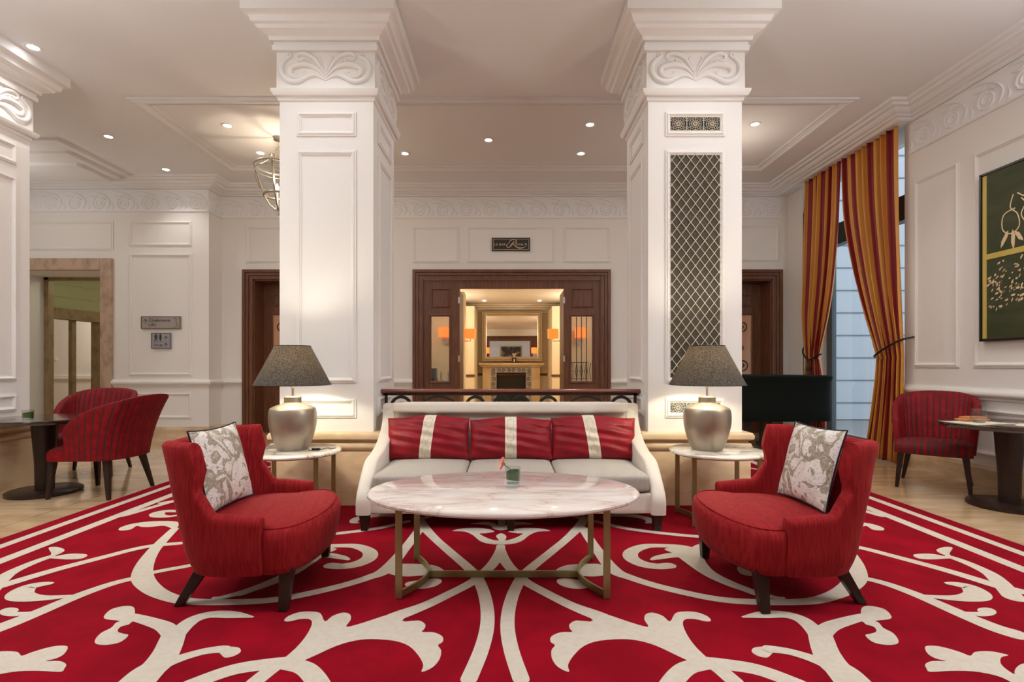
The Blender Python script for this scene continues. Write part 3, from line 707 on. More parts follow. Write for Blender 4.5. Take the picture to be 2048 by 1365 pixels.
def figure(mb, x, z, s, lady):
    y = -.004
    mb.add([(x + .075*s*cos(q*pi/6), y, z + .42*s + .075*s*sin(q*pi/6)) for q in range(12)], [tuple(range(12))])
    P = [(-.12, .32), (.12, .32), (.26, -.02), (.21, -.04), (.11, .18), (.07, .0), (.24, -.46), (.15, -.46), (0, -.1), (-.15, -.46), (-.24, -.46), (-.07, .0), (-.11, .18), (-.21, -.04), (-.26, -.02)]
    if lady: P = [(-.10, .32), (.10, .32), (.25, -.02), (.20, -.04), (.09, .2), (.06, .08), (.17, -.22), (.06, -.22), (.05, -.46), (-.05, -.46), (-.06, -.22), (-.17, -.22), (-.06, .08), (-.09, .2), (-.20, -.04), (-.25, -.02)]
    mb.add([(x+a_*s, y, z+b_*s) for a_, b_ in P], [tuple(range(len(P)))])
figure(mb, -.085, .052, .13, False); figure(mb, -.01, .052, .13, True); arrow(mb, .085, .045, .06, .007); arrow(mb, .085, -.075, .06, .007)
mb.add([(-.12, -.004, -.022), (.13, -.004, -.022), (.13, -.004, -.025), (-.12, -.004, -.025)], [(0, 1, 2, 3)])
put_text(mb, 'Garage', -.12, -.088, -.004, .05, fit=.15); mb.build('lettering', INK, t, recalc=False)
Y = WB - .03
t, w, h = plate('wall_sign', 984, 1060, 476, 502, SIGNB, BLACK, 'black and gold Le Bar Royal sign above the centre doors')
mb = MB(); pframe(mb, (-w/2+.02, 0, -h/2+.02), (1, 0, 0), (0, 0, 1), (0, -1, 0), w-.04, h-.04, .006, .003, [(0, 0), (0, 1), (1, 1), (1, 0)])
put_text(mb, 'LE BAR', -w/2+.045, -.022, -.004, .055, fit=.20); put_text(mb, 'OYAL', -w/2+.42, -.022, -.004, .055, fit=.145)
lf = lambda a_, b_, c_: (a_, -.002-c_*.4, b_)
S = lambda zx, zy: (((zx-982)/13.653 + 1022-1022)/F*Y, (672-zy)/13.653/F*Y)
relief(mb, lf, [S(940, 660), S(935, 620), S(960, 575), S(1020, 550), S(1090, 550), S(1125, 580), S(1120, 630), S(1070, 668)], [.002, .004, .005, .004, .004, .006, .006, .003], 5)
relief(mb, lf, [S(1085, 590), S(1030, 640), S(985, 700), S(940, 750), S(890, 755), S(865, 715), S(885, 665), S(940, 645)], [.004, .008, .010, .007, .006, .006, .004, .002], 5)
relief(mb, lf, [S(1025, 665), S(1080, 700), S(1140, 750), S(1220, 775), S(1310, 765), S(1380, 735), S(1410, 705)], [.003, .006, .008, .009, .006, .003, .001], 5)
relief(mb, lf, [S(1360, 675), S(1385, 660), S(1415, 690)], [.007, .009, .003], 5)
mb.build('lettering', SIGNG, t, recalc=False)

# ------------------------------------------------------------------ pillars
def sq(r, z): return [(-r, -r, z), (r, -r, z), (r, r, z), (-r, r, z)]
PYC = 5.09; SH = .417
def capital_ornament(mb, face):
    """butterfly scroll relief; face(a, b, out) with a in metres across, b height above the block's foot"""
    for s_ in (-1, 1):
        f = lambda a, b, o: face(s_*a, b, o)
        g = lambda pts: [((zx-693)/1000*1.32, (600-zy)/1000*1.32) for zx, zy in pts]
        relief(mb, f, g([(693, 545), (760, 512), (820, 525), (880, 555), (945, 545), (985, 500), (985, 440), (955, 405), (925, 385), (930, 362), (950, 372), (945, 388)]), [.006, .018, .024, .026, .026, .024, .022, .018, .014, .010, .008, .006], 7, 4, 1)
        relief(mb, f, g([(700, 525), (750, 470), (810, 445), (870, 445), (925, 465), (925, 505), (880, 525), (845, 510), (832, 492), (848, 488)]), [.006, .018, .026, .028, .026, .022, .018, .014, .012, .008], 7, 4, 1)
        relief(mb, f, g([(698, 510), (725, 460), (765, 405), (820, 372), (870, 370), (890, 390), (870, 412), (830, 400)]), [.004, .014, .020, .022, .020, .016, .012, .006], 7, 4, 1)
        relief(mb, f, g([(770, 440), (800, 415), (825, 410), (820, 430), (800, 432)]), [.004, .012, .012, .010, .006], 6, 4, 1)
        relief(mb, f, g([(697, 490), (712, 450), (730, 415), (738, 395), (728, 385)]), [.004, .010, .010, .009, .008], 6, 4, 1)
def pillar(cx_, label, faces, grille=False):
    t = thing('pillar', label, 'pillar', (cx_, PYC, 0), 0)
    P = .471
    MB().rings([sq(P, 0), sq(P, .475), sq(P-.012, .49), sq(P+.004, .50), sq(P+.012, .53), sq(P+.004, .555), sq(P-.018, .565), sq(P-.008, .58), sq(P+.022, .595), sq(P+.026, .625), sq(P+.012, .65), sq(SH+.01, .655)]).build('plinth', STONE, t, smooth=50)
    MB().rings([sq(SH, .655), sq(SH, 3.62)]).build('shaft', PILLAR, t)
    prof = [(SH, 3.59), (SH+.012, 3.60), (SH+.016, 3.625), (SH+.038, 3.632), (SH+.055, 3.66), (SH+.06, 3.685), (SH+.02, 3.70), (SH+.018, 4.02), (SH+.045, 4.025), (SH+.05, 4.07), (SH+.035, 4.075), (SH+.04, 4.10),
            (SH+.065, 4.105), (SH+.07, 4.135), (SH+.10, 4.15), (SH+.135, 4.165), (SH+.15, 4.19), (SH+.175, 4.20), (SH+.178, 4.215), (SH+.19, 4.245), (SH+.215, 4.262), (SH+.235, 4.268), (SH+.235, ZC)]
    cap = MB().rings([sq(r, z) for r, z in prof]).build('capital', PILLAR, t, smooth=28)
    orn = MB(); fr = MB()
    for fc in faces:
        d = {'front': ((1, 0), (0, -1)), 'right': ((0, 1), (1, 0)), 'left': ((0, -1), (-1, 0))}[fc]
        u, n = d
        face = lambda a, b, o, u=u, n=n: (u[0]*a + n[0]*(SH+.018+o), u[1]*a + n[1]*(SH+.018+o), 3.70 + b)
        capital_ornament(orn, face)
        def pf(a0, a1, z0, z1):
            o = (u[0]*a0 + n[0]*SH, u[1]*a0 + n[1]*SH, z0); pframe(fr, o, (u[0], u[1], 0), (0, 0, 1), (n[0], n[1], 0), a1-a0, z1-z0, .045, .02)
        w = .265
        pf(-w, w, 3.285, 3.50); pf(-w, w, 1.09, 3.16); pf(-w, w, .78, .955)
    orn.build('carved_scrollwork', PILLAR, cap, smooth=60, recalc=False)
    fr.build('panel_moulding', PILLAR, t)
    if grille:
        y = -SH
        MB().box(-.24, .24, y-.004, y+.0, 1.11, 3.14).build('grille_backing', MESHB, t)
        gm = MB(); x0, x1, z0, z1 = -.235, .235, 1.115, 3.135; dx, dz = .0835, .1105; kx = dz/dx
        def bar(xa_, za, xb_, zb): gm.tube([(xa_, y-.012, za), (xb_, y-.012, zb)], .0032, 4)
        L = z1 - z0
        c = z0 - (x1-x0)*kx
        k = 0
        while z0 - (x1-x0)*kx + k*dz < z1:
            zz = z0 - (x1-x0)*kx + k*dz; k += 1
            pts = []
            lo = max(0, (z0-zz)/kx); hi = min(x1-x0, (z1-zz)/kx)
            if hi - lo < .01: continue
            bar(x0+lo, zz+lo*kx, x0+hi, zz+hi*kx); bar(x1-lo, zz+lo*kx, x1-hi, zz+hi*kx)
            for q in range(int((x1-x0)/(dx/2))+1):
                a_ = q*dx/2
                if lo <= a_ <= hi and True:
                    pass
        for i in range(-1, 60):
            for j in range(0, 12):
                pass
        gm.build('lattice_grille', GRIDM, t)
        for z0_, z1_ in ((3.33, 3.455), (.81, .925)):
            MB().box(-.225, .225, y-.003, y, z0_, z1_).build('vent_backing', BLACK if z0_ > 2 else SLATE, t)
            vg = MB(); hh = (z1_-z0_); zc = (z0_+z1_)/2
            for c_ in (-.15, 0, .15):
                pl = lambda a_, b_: (a_, y-.008, b_)
                for rr in (.018, .034, .052): vg.tube([pl(c_+rr*cos(q*pi/10), zc+rr*sin(q*pi/10)) for q in range(20)], .0022, 4, loop=True)
                for q in range(12): vg.tube([pl(c_+.006*cos(q*pi/6), zc+.006*sin(q*pi/6)), pl(c_+.052*cos(q*pi/6), zc+.052*sin(q*pi/6))], .0018, 4)
                for sx in (-1, 1):
                    for sz in (-1, 1): 
                        for rr in (.02, .035): vg.tube([pl(c_+sx*(.075 - rr*cos(q*pi/12)), zc+sz*(hh/2 - rr*sin(q*pi/12))) for q in range(7)], .0022, 4)
                vg.box(c_-.077, c_-.073, y-.01, y-.004, z0_, z1_)
            vg.box(.073+.15, .077+.15, y-.01, y-.004, z0_, z1_).box(-.225, .225, y-.01, y-.004, z0_, z0_+.004).box(-.225, .225, y-.01, y-.004, z1_-.004, z1_)
            vg.build('vent_grille', GRIDM, t)
    return t
pillar(-1.62, 'square white pillar with plain front panels, left of the sofa', ('front', 'right'))
pillar(1.66, 'square white pillar with tall lattice grille and vents, right of the sofa', ('front', 'left'), True)
pillar(-5.44, 'square white pillar cut off by the left edge of the photo', ('right',))

# ------------------------------------------------------------------ ceiling downlights and lantern
dl = [(66, 94, 'large bright recessed downlight at upper left, beside the cut-off pillar'), (217, 273, 'bright recessed downlight above the stone doorway'),
      (332, 339, 'bright recessed downlight above the carved frieze over the Cloakrooms sign'), (455, 251, 'small downlight in the ceiling tray, farther up-left of the lantern'),
      (521, 306, 'small downlight in the ceiling tray, directly above the hanging lantern'), (810, 307, 'small downlight close to the right face of the left pillar'),
      (977, 280, 'small downlight in the ceiling straight above the Le Bar Royal sign'), (1180, 249, 'upper of the two downlights just left of the lattice-grille pillar'),
      (1162, 307, 'lower of the two downlights just left of the lattice-grille pillar'), (1510, 248, 'small downlight right of the lattice-grille pillar, toward the curtains')]
proto = None
for px, py, lab in dl:
    d = F*(ZC-H0)/(CY-py); loc = (X(px, d), d, ZC)
    if proto is None:
        t = thing('downlight', lab, 'ceiling light', loc, 0, 'recessed ceiling downlights')
        MB().lathe([(.036, -.001), (.036, -.006), (.052, -.010), (.056, -.001)], 24, cap=False).build('trim_ring', WHITEP, t, smooth=40)
        MB().lathe([(.036, -.003), (.001, -.003)], 20).build('lamp', LEDM, t); proto = t
    else: t = dup(proto, loc, label=lab)
    if px < 100: t.scale = (1.35, 1.35, 1)
    light('SPOT', (loc[0], loc[1], ZC-.03), 34, (1, .95, .92), .03, (0, 0, 0), ang=110)

lx, ly = -3.15, 7.2
t = thing('hanging_lantern', 'aged-metal basket lantern hanging half hidden behind the left pillar', 'lantern', (lx, ly, 3.30))
mb = MB()
def circ(r, z, n=32, cxx=0): return [(r*cos(2*pi*k/n)+cxx, r*sin(2*pi*k/n), z) for k in range(n)]
mb.tube(circ(.31, .66), .016, 6, loop=True); mb.tube(circ(.19, .27), .016, 6, loop=True); mb.tube(circ(.30, .60), .007, 6, loop=True)
for k in range(4):
    a = k*pi/2 + .15; c_, s_ = cos(a), sin(a)
    mb.tube([(.31*c_, .31*s_, .66), (.19*c_, .19*s_, .27)], .013, 6)
    mb.tube([(.31*c_, .31*s_, .66), (.30*c_, .30*s_, .5), (.24*c_, .24*s_, .36)], .006, 6)
    mb.tube([(.19*c_, .19*s_, .27), (.12*c_, .12*s_, .14), (.03*c_, .03*s_, .07)], .009, 6)
    mb.tube([(.31*c_, .31*s_, .66), (.15*c_, .15*s_, .75), (.0, 0, .95)], .008, 6)
    mb.tube([(.31*c_ + .03*cos(q*pi/6)*-s_, .31*s_+.03*cos(q*pi/6)*c_, .70+.03*sin(q*pi/6)) for q in range(12)], .008, 6, loop=True)
mb.tube([(0, 0, .93), (0, 0, 1.07)], .006, 6)
mb.build('frame', LANT, t, smooth=60)
mb = MB().lathe([(.0, 0), (.012, .01), (.006, .03), (.03, .09), (.03, .10), (.0, .11)], 16); mb.build('finial', LANT, t, smooth=50)
mb = MB(); bl = MB()
for k in range(3):
    a = k*2*pi/3 + 2.6; mb.lathe([(.015, .09), (.012, .12), (.016, .13), (.016, .30), (.0, .305)], 12, c=(.05*cos(a), .05*sin(a), 0)); bl.lathe([(.006, .31), (.022, .34), (.024, .36), (.012, .40), (.002, .42)], 12, c=(.05*cos(a), .05*sin(a), 0))
mb.build('candle_tube', WHITEP, t, smooth=50); bl.build('bulb', BULB, t, smooth=60)
MB().lathe([(.185, .27), (.29, .655)], 32, cap=False).build('glass_shade', GLASS, t, smooth=60)
MB().lathe([(.07, 1.03), (.07, 1.07)], 20).build('ceiling_rose', LANT, t)

# ------------------------------------------------------------------ rug
RX0, RX1, RY0, RY1 = -3.615, 3.525, 0.2, 7.3
rug = thing('rug', 'large crimson rug with ivory scrollwork and double striped border under the seating', 'rug', (0, 0, 0))
ya, yb_ = PYC-.474, PYC+.474; xs = [-1.62-.474, -1.62+.474, 1.66-.474, 1.66+.474]
mb = MB(); xx = [RX0] + xs + [RX1]; yy = [RY0, ya, yb_, RY1]; idx = {}
V = [(x, y, z) for z in (.0005, .012) for y in yy for x in xx]; nx_, L_ = 6, 24; fs = []
cell = lambda i, j: 0 <= i < 5 and 0 <= j < 3 and not (j == 1 and i in (1, 3))
for j in range(3):
    for i in range(5):
        if not cell(i, j): continue
        a, b, c, d = j*6+i, j*6+i+1, (j+1)*6+i+1, (j+1)*6+i
        fs += [(a+24, b+24, c+24, d+24), (d, c, b, a)]
        for (p, q), (di, dj) in (((a, b), (0, -1)), ((b, c), (1, 0)), ((c, d), (0, 1)), ((d, a), (-1, 0))):
            if not cell(i+di, j+dj): fs.append((p, q, q+24, p+24))
mb.add(V, fs); mb.build('pile', RUGR, rug)
AX = -.053
pat = MB(); ZP = .0125
lay = [0]
def flat_poly(P):
    if len(P) < 3: return
    area = sum(P[i][0]*P[(i+1) % len(P)][1] - P[(i+1) % len(P)][0]*P[i][1] for i in range(len(P)))
    if area < 0: P = P[::-1]
    lay[0] += 1; z = ZP + (lay[0] % 40)*.00004
    pat.add([(x, y, z) for x, y in P], [tuple(range(len(P)))])
def stroke(pts, r, mirror=True, n=7):
    """ribbon along a centreline of floor points with half-widths in metres"""
    rr = r if isinstance(r, (list, tuple)) else [r]*len(pts)
    P = cat([p + (q,) for p, q in zip(pts, rr)], n)
    for s_ in ((1, -1) if mirror else (1,)):
        L, Rr = [], []
        for i, (x, y, q) in enumerate(P):
            x0, y0 = P[max(0, i-1)][:2]; x1, y1 = P[min(len(P)-1, i+1)][:2]
            d = sqrt((x1-x0)**2+(y1-y0)**2) or 1; nx, ny = -(y1-y0)/d, (x1-x0)/d
            L.append((x+nx*q, y+ny*q)); Rr.append((x-nx*q, y-ny*q))
        m_ = lambda p: (AX + s_*(p[0]-AX), p[1])
        lay[0] += 1; z = ZP + (lay[0] % 40)*.00004
        b = len(pat.v); k = len(L)
        pat.add([m_(p) + (z,) for p in L] + [m_(p) + (z,) for p in Rr], [((i, i+1, k+i+1, k+i) if s_ < 0 else (k+i, k+i+1, i+1, i)) for i in range(k-1)])
        for (x, y, q) in (P[0], P[-1]):
            if q > .012: flat_poly([(m_((x + q*cos(t*pi/8), y))[0], y + q*sin(t*pi/8)) for t in range(16)])
def gp(pts): return [G(a, b) for a, b in pts]
def blob(pts, mirror=True, n=5):
    P = cat(gp(pts), n, closed=True)
    flat_poly(P)
    if mirror: flat_poly([(2*AX - x, y) for x, y in P])
def LZ(*p): return [(a/2.926, b/2.926+965) for a, b in p]
def MZ(*p): return [(a/2.926+680, b/2.926+965) for a, b in p]
def RZ(*p): return [(a/2.926+1348, b/2.926+965) for a, b in p]
# border stripes all round
for a, b in ((.12, .195), (.37, .46)):
    pat.box(RX0+a, RX0+b, RY0+a, RY1-a, ZP-.001, ZP).box(RX1-b, RX1-a, RY0+a, RY1-a, ZP-.001, ZP).box(RX0+b, RX1-b, RY1-b, RY1-a, ZP-.001, ZP)
W = .034
# inner interlace
stroke(gp(MZ((1060, 1172), (1003, 1000), (980, 860), (992, 740), (1030, 630), (1090, 540), (1240, 415), (1330, 340), (1400, 270), (1432, 215))), [W, W, W, W, W, W, W, W, .04, .03])
stroke(gp(MZ((938, 385), (950, 440), (985, 500), (1045, 560), (1100, 605), (1220, 670), (1350, 735), (1490, 790), (1560, 815))), [.028, .036, .036, W, .034, .034, .036, .045, .04])
# tulip
blob(MZ((943, 310), (972, 325), (966, 350), (943, 362), (930, 350), (914, 325)), False)
blob(MZ((940, 375), (1010, 372), (1065, 355), (1110, 320), (1160, 300), (1232, 296), (1180, 282), (1090, 278), (1020, 285), (985, 300), (1040, 310), (1070, 312), (1030, 335), (985, 350), (960, 352), (940, 352)), n=3)
blob(MZ((935, 292), (985, 285), (1010, 268), (1060, 258), (1133, 255), (1080, 245), (1030, 243), (990, 250), (960, 268), (935, 270)), n=3)
stroke([(AX, 4.05), (AX, 4.5)], .03, False)
# long outer band: leaf - sweep - under chair - node - up
ob = gp(LZ((1020, 285), (950, 355), (892, 420), (845, 500), (835, 575), (890, 640), (980, 685), (1100, 712), (1300, 718), (1500, 710), (1640, 698), (1800, 668), (1950, 630))) + gp([(725, 1150)]) 
mirx = lambda P: [(2*AX - x, y) for x, y in P]
nodeL = mirx(gp(MZ((1700, 585), (1600, 535), (1500, 400), (1425, 290))))
stroke(mirx(gp(LZ((1020, 285), (950, 355), (892, 420), (845, 500), (835, 575), (890, 640), (980, 685), (1100, 712), (1300, 718), (1500, 712), (1640, 698))))+gp(MZ((2048, 668), (1850, 620), (1700, 572), (1600, 525), (1500, 400), (1420, 280))), [.03, .036, .04, .05, .055, .048, .04, .036, .034, .034, .034, .034, .034, .036, .045, .036, .036])
stroke(mirx(gp(LZ((1240, 692), (1300, 690), (1450, 650), (1600, 598), (1720, 540), (1850, 450)))) , [.01, .022, .032, .034, .036, .040])
stroke(gp(RZ((215, 372), (160, 395), (125, 440), (170, 505), (230, 555), (340, 610), (480, 665))), [.03, .05, .05, .036, .034, .034, .034])
stroke(gp(MZ((2075, 475), (2030, 445), (1950, 440), (1860, 455), (1820, 468))), [.045, .045, .040, .03, .01])
# C curl beside the coffee table
stroke(gp(MZ((1925, 500), (1860, 505), (1770, 490), (1705, 455), (1710, 415), (1790, 385), (1900, 383), (2000, 392), (2080, 410))), [.045, .045, .05, .05, .046, .04, .034, .045, .04])
blob(MZ((1900, 402), (1960, 392), (2080, 405), (2110, 425), (2048, 432), (1960, 428), (1920, 415)))
blob(RZ((370, 510), (420, 500), (470, 510), (500, 530), (490, 562), (430, 560), (385, 545)))
# pair of leaves at the sides of the stretcher
blob(MZ((1590, 535), (1530, 495), (1460, 490), (1350, 495), (1290, 510), (1258, 535), (1290, 550), (1400, 560), (1480, 565), (1560, 555)))
blob(MZ((1280, 580), (1340, 578), (1420, 590), (1470, 600), (1482, 615), (1450, 632), (1380, 638), (1310, 625), (1270, 600)))
# long ribs running to the sides
stroke(gp(LZ((-120, 650), (0, 622), (300, 532), (600, 452), (850, 390), (1060, 368))), [.045, .045, .040, .036, .034, .030])
stroke(gp(LZ((-120, 905), (0, 868), (200, 788), (450, 682), (650, 610), (800, 572))), [.055, .052, .046, .040, .034, .030])
stroke(gp(LZ((880, 545), (980, 525), (1100, 503), (1250, 470))), .028)
stroke(gp(LZ((470, 672), (380, 685), (230, 695), (130, 685), (120, 660), (170, 628), (250, 612), (312, 606))), [.008, .020, .036, .055, .06, .05, .035, .012])
blob(LZ((215, 772), (150, 792), (80, 802), (20, 797), (-5, 780), (15, 760), (60, 750), (100, 754), (110, 766), (100, 775), (150, 776)))
stroke(gp(LZ((-100, 690), (0, 590), (60, 545), (150, 502), (230, 470), (290, 450))), [.05, .045, .04, .036, .034, .03])
blob(LZ((275, 455), (300, 430), (285, 395), (330, 390), (372, 402), (375, 415), (345, 432), (310, 445)))
blob(LZ((290, 455), (350, 440), (420, 430), (500, 433), (508, 445), (470, 460), (400, 464), (330, 460)))
# leaf and small curl behind the left armchair
blob(LZ((700, 292), (705, 275), (780, 252), (900, 238), (1030, 240), (1045, 262), (1020, 285), (960, 265), (880, 272), (830, 272), (800, 266), (760, 288)))
stroke(gp(LZ((1060, 180), (980, 178), (925, 190), (925, 205), (980, 210), (1060, 200))), [.03, .04, .055, .05, .03, .02])
# tree of scrolls
stroke(gp(RZ((1080, 1230), (1000, 1140), (930, 1080), (885, 1000), (862, 930), (852, 895))), [.075, .07, .062, .055, .052, .05])
stroke(gp(RZ((858, 930), (800, 862), (735, 815), (640, 790), (520, 792), (398, 806))), [.045, .042, .040, .036, .034, .006])
stroke(gp(RZ((865, 905), (915, 862), (1000, 832), (1090, 808), (1140, 800))), [.04, .038, .034, .03, .03])
blob(RZ((1095, 765), (1115, 743), (1165, 742), (1232, 760), (1270, 797), (1262, 818), (1185, 828), (1150, 845), (1100, 830)))
blob(RZ((1120, 830), (1190, 835), (1225, 870), (1280, 900), (1311, 938), (1305, 965), (1240, 971), (1165, 955), (1120, 915), (1150, 905), (1180, 895), (1183, 880), (1165, 862), (1120, 848)))
stroke(gp(RZ((900, 1105), (840, 1065), (760, 1035), (660, 1008), (560, 995))), [.02, .032, .03, .028, .030])
blob(RZ((455, 1000), (475, 984), (540, 980), (620, 992), (640, 1003), (590, 1010), (570, 1025), (545, 1044), (500, 1038), (462, 1018)))
# acanthus
blob([(1150, 1215), (1186, 1226), (1227, 1239), (1262, 1251), (1296, 1260), (1289, 1246), (1291, 1235), (1305, 1231), (1326, 1238), (1340, 1249), (1350, 1233), (1366, 1229), (1392, 1230), (1414, 1238), (1422, 1247), (1412, 1249), (1389, 1244), (1370, 1245), (1366, 1256), (1376, 1279), (1394, 1303), (1422, 1332), (1400, 1338), (1380, 1330), (1346, 1314), (1312, 1298), (1278, 1288), (1244, 1284.6), (1199, 1288), (1169, 1298), (1148, 1317), (1136, 1337), (1138, 1351), (1116, 1341), (1104, 1324), (1103, 1307), (1110, 1297), (1101, 1290), (1103, 1279), (1121, 1271), (1144, 1270), (1140, 1264), (1139, 1255), (1153, 1247), (1186, 1247)], n=3)
stroke(gp([(1330, 1395), (1350, 1364), (1372, 1344), (1400, 1336), (1425, 1333), (1461, 1337), (1505, 1344), (1545, 1356), (1600, 1378)]), .042)
stroke(gp([(1415, 1330), (1440, 1346), (1470, 1372)]), .036)
# side leaf at the photo's lower corners
blob(RZ((1470, 980), (1530, 976), (1600, 990), (1680, 1015), (1735, 1035), (1762, 1012), (1850, 1008), (1925, 1022), (1957, 1032), (1915, 1045), (1915, 1085), (1975, 1135), (2100, 1200), (2060, 1240), (1950, 1178), (1870, 1148), (1750, 1127), (1620, 1124), (1500, 1130), (1478, 1110), (1470, 1085), (1510, 1066), (1592, 1066), (1530, 1050), (1485, 1022)), n=3)
blob(RZ((2048, 1080), (2000, 1110), (1996, 1150), (2030, 1190), (2150, 1200), (2150, 1090)))
# rear scrolls, partly under the sofa and behind the pillars
stroke(gp(MZ((1500, 240), (1700, 285), (2048, 325), (2300, 333), (2500, 330))), .03)
stroke(gp([(1213, 1036), (1250, 1034), (1290, 1040), (1300, 1048), (1290, 1050)]), [.02, .05, .04, .03, .01])
stroke(gp([(1158, 1040), (1110, 1022), (1060, 1012)]), .03)
for ys in (6.35, 5.6, 4.9):
    stroke([(3.0, ys-.2), (2.8, ys), (2.55, ys+.16), (2.3, ys+.1), (2.33, ys-.05), (2.5, ys-.08)], [.03, .035, .04, .05, .05, .02])
stroke([(3.05, 4.3), (2.75, 5.3), (2.2, 6.1), (1.6, 6.5), (.6, 6.6), (AX, 6.4)], .035)
stroke([(2.95, 6.7), (2.5, 6.55), (2.1, 6.6), (1.9, 6.7), (2.05, 6.78)], [.03, .04, .04, .055, .02])
pat.build('woven_pattern', RUGC, rug, recalc=False)

# ------------------------------------------------------------------ sofa
t = thing('sofa', 'ivory three-seat sofa with grey seat cushions between the two pillars', 'sofa', (.018, 4.35, .0145))
def sofa_parts(t):
    hw = 1.15; y0 = -.47; y1 = .50
    # swooping arms: side profile extruded
    prof = cat([(.40, .89), (.37, .74), (.20, .60), (-.02, .525), (-.22, .485), (-.36, .38), (-.47, .25), (-.475, .12)], 5)
    for s_ in (-1, 1):
        ns = 10; rs = []
        top = prof
        poly = [(y, z) for y, z in top] + [(.40, .12)]
        # inner and outer sides flare outward toward the back top
        def ring(xx, ins):
            c_ = (-.0, .35); out = []
            for y, z in poly:
                k = ins
                out.append((xx, y + (c_[0]-y)*k, max(.12, z - (z-.12)*k*.9)))
            return out
        rs = [ring(s_*hw, .035), ring(s_*(hw-.012), .01), ring(s_*(hw-.03), 0), ring(s_*(hw-.075), 0), ring(s_*(hw-.095), .01), ring(s_*(hw-.105), .035)]
        MB().rings(rs).build('arm', CREAMF, t, smooth=50)
    rot = Matrix.Rotation(R(-11), 3, 'X')
    mb = MB(); roundbox(mb, (0, .40, .60), (hw-.02, .06, .30), .045, n=10, rot=rot); mb.build('backrest', CREAMF, t, smooth=60)
    mb = MB(); roundbox(mb, (0, .345, .85), (hw-.10, .035, .052), .03, n=8, rot=rot); mb.build('top_rail', CREAMF, t, smooth=60)
    mb = MB(); roundbox(mb, (0, -.04, .20), (hw-.08, .405, .08), .02, n=8); mb.build('seat_base', CREAMF, t, smooth=60)
    w = (2*(hw-.105))/3
    for k in range(3):
        mb = MB(); roundbox(mb, ((k-1)*w, -.06, .345), (w/2-.003, .385, .068), .035, (0, 0, .022), n=12); mb.build('seat_cushion', GREYF, t, smooth=180)
    for x in (-hw+.06, 0, hw-.06):
        for y in (-.43, .36):
            MB().taper((x, y, .13), (x, y, 0), .075, .048).build('leg', LEGW, t, bevel=.004)
sofa_parts(t)
def sofa_pillow(x, y, z, w, h, label, bandx, tilt, rz, seed, skew=0.):
    th = .10; rnd = random.Random(seed); ph = [rnd.uniform(0, 6) for _ in range(4)]
    t = thing('cushion', label, 'cushion', (x, y, z), R(rz), 'red velour cushions on the sofa')
    n = 72; mbx = MB(); mbb = MB()
    def surf(u, v, s_):
        e = max(0, (1-abs(u)**2.6))**.6 * max(0, (1-abs(v)**2.4))**.5
        wr = .010*sin(7*u+ph[0]+3*v)*sin(4*v+ph[1]) + .006*sin(15*v+ph[2]+5*u)*(1-abs(v)*.4)
        px_ = u*w/2*(1-.03*(1-v*v)) + skew*v*(1-u*u); pz = v*h/2*(1-.05*(1-u*u)*(1 if v > 0 else 0)) + (.018*cos(u*pi) if v > .5 else 0)*v
        q = Vector((px_, -s_*(th*e + (wr*e if s_ > 0 else 0)) , pz))
        q.z += h/2
        return Matrix.Rotation(R(-tilt), 3, 'X') @ q
    rows = [[2*i/n - 1 for i in range(n+1)]]
    for s_ in (1, -1):
        V = [surf(2*i/n-1, 2*j/n-1, s_) for j in range(n+1) for i in range(n+1)]
        fs = []; fb = []
        for j in range(n):
            for i in range(n):
                uc = (2*(i+.5)/n - 1)*w/2
                f = (j*(n+1)+i, j*(n+1)+i+1, (j+1)*(n+1)+i+1, (j+1)*(n+1)+i)
                (fb if (abs(uc-bandx) < .052) else fs).append(f if s_ > 0 else f[::-1])
        mbx.add(V, fs); mbx.add(V, fb, 1)
    o = mbx.build('cover', [SATIN, BAND], t, smooth=180)
    st = MB()
    for sg in (-1, 1):
        pts = []
        for k in range(37):
            v = -.92 + k/36*1.84; a = (k % 12)/12*2*pi
            off = .026*(1 if (k % 12) in (3, 4, 5, 6, 7, 8, 9) else 0) * 1.0
            pts.append(surf((bandx+sg*off)/(w/2), v, 1) + Vector((0, -.0015, 0)))
        st.tube(pts, .0012, 4)
    st.build('embroidery', GOLDP, t)
    return t
yb = 4.535; zb = .432
sofa_pillow(-.70, yb, zb, .72, .38, 'red velour sofa cushion with ivory band, leftmost on the sofa', 0.0, 16, 1, 1, .022)
sofa_pillow(.02, yb+.0, zb, .72, .365, 'red velour sofa cushion with ivory band, middle of the sofa', 0.0, 16, 0, 2)
sofa_pillow(.74, yb, zb, .74, .38, 'red velour sofa cushion with ivory band, rightmost on the sofa', -.02, 16, -2, 3, -.03)

# ------------------------------------------------------------------ balustrade behind the sofa
t = thing('balustrade', 'dark iron ring railing with polished wooden handrail behind the sofa', 'railing', (.02, 4.97, .0145))
mb = MB(); mb.rings([[(x, .035*cos(a)*1.0, .985 + .022*sin(a)) for a in [2*pi*k/14 for k in range(14)]] for x in (-1.25, 1.25)]); mb.build('handrail', RAILW, t, smooth=60)
mb = MB(); mb.box(-1.21, 1.21, -.012, .012, .945, .965).box(-1.15, 1.15, -.012, .012, .12, .14).box(-1.19, -1.165, -.012, .012, 0, .965).box(1.165, 1.19, -.012, .012, 0, .965).build('frame', BRONZE, t)
def flat_ring(mb, cx_, cz, ro, ri, y=0, th=.012, a0=0, a1=2*pi, n=36):
    rs = []
    full = abs(a1-a0-2*pi) < .01
    for k in range(n if full else n+1):
        a = a0 + (a1-a0)*k/n
        rs.append([(cx_+ro*cos(a), -th, cz+ro*sin(a)), (cx_+ri*cos(a), -th, cz+ri*sin(a)), (cx_+ri*cos(a), th, cz+ri*sin(a)), (cx_+ro*cos(a), th, cz+ro*sin(a))])
    mb.rings(rs, loop=full)
mb = MB()
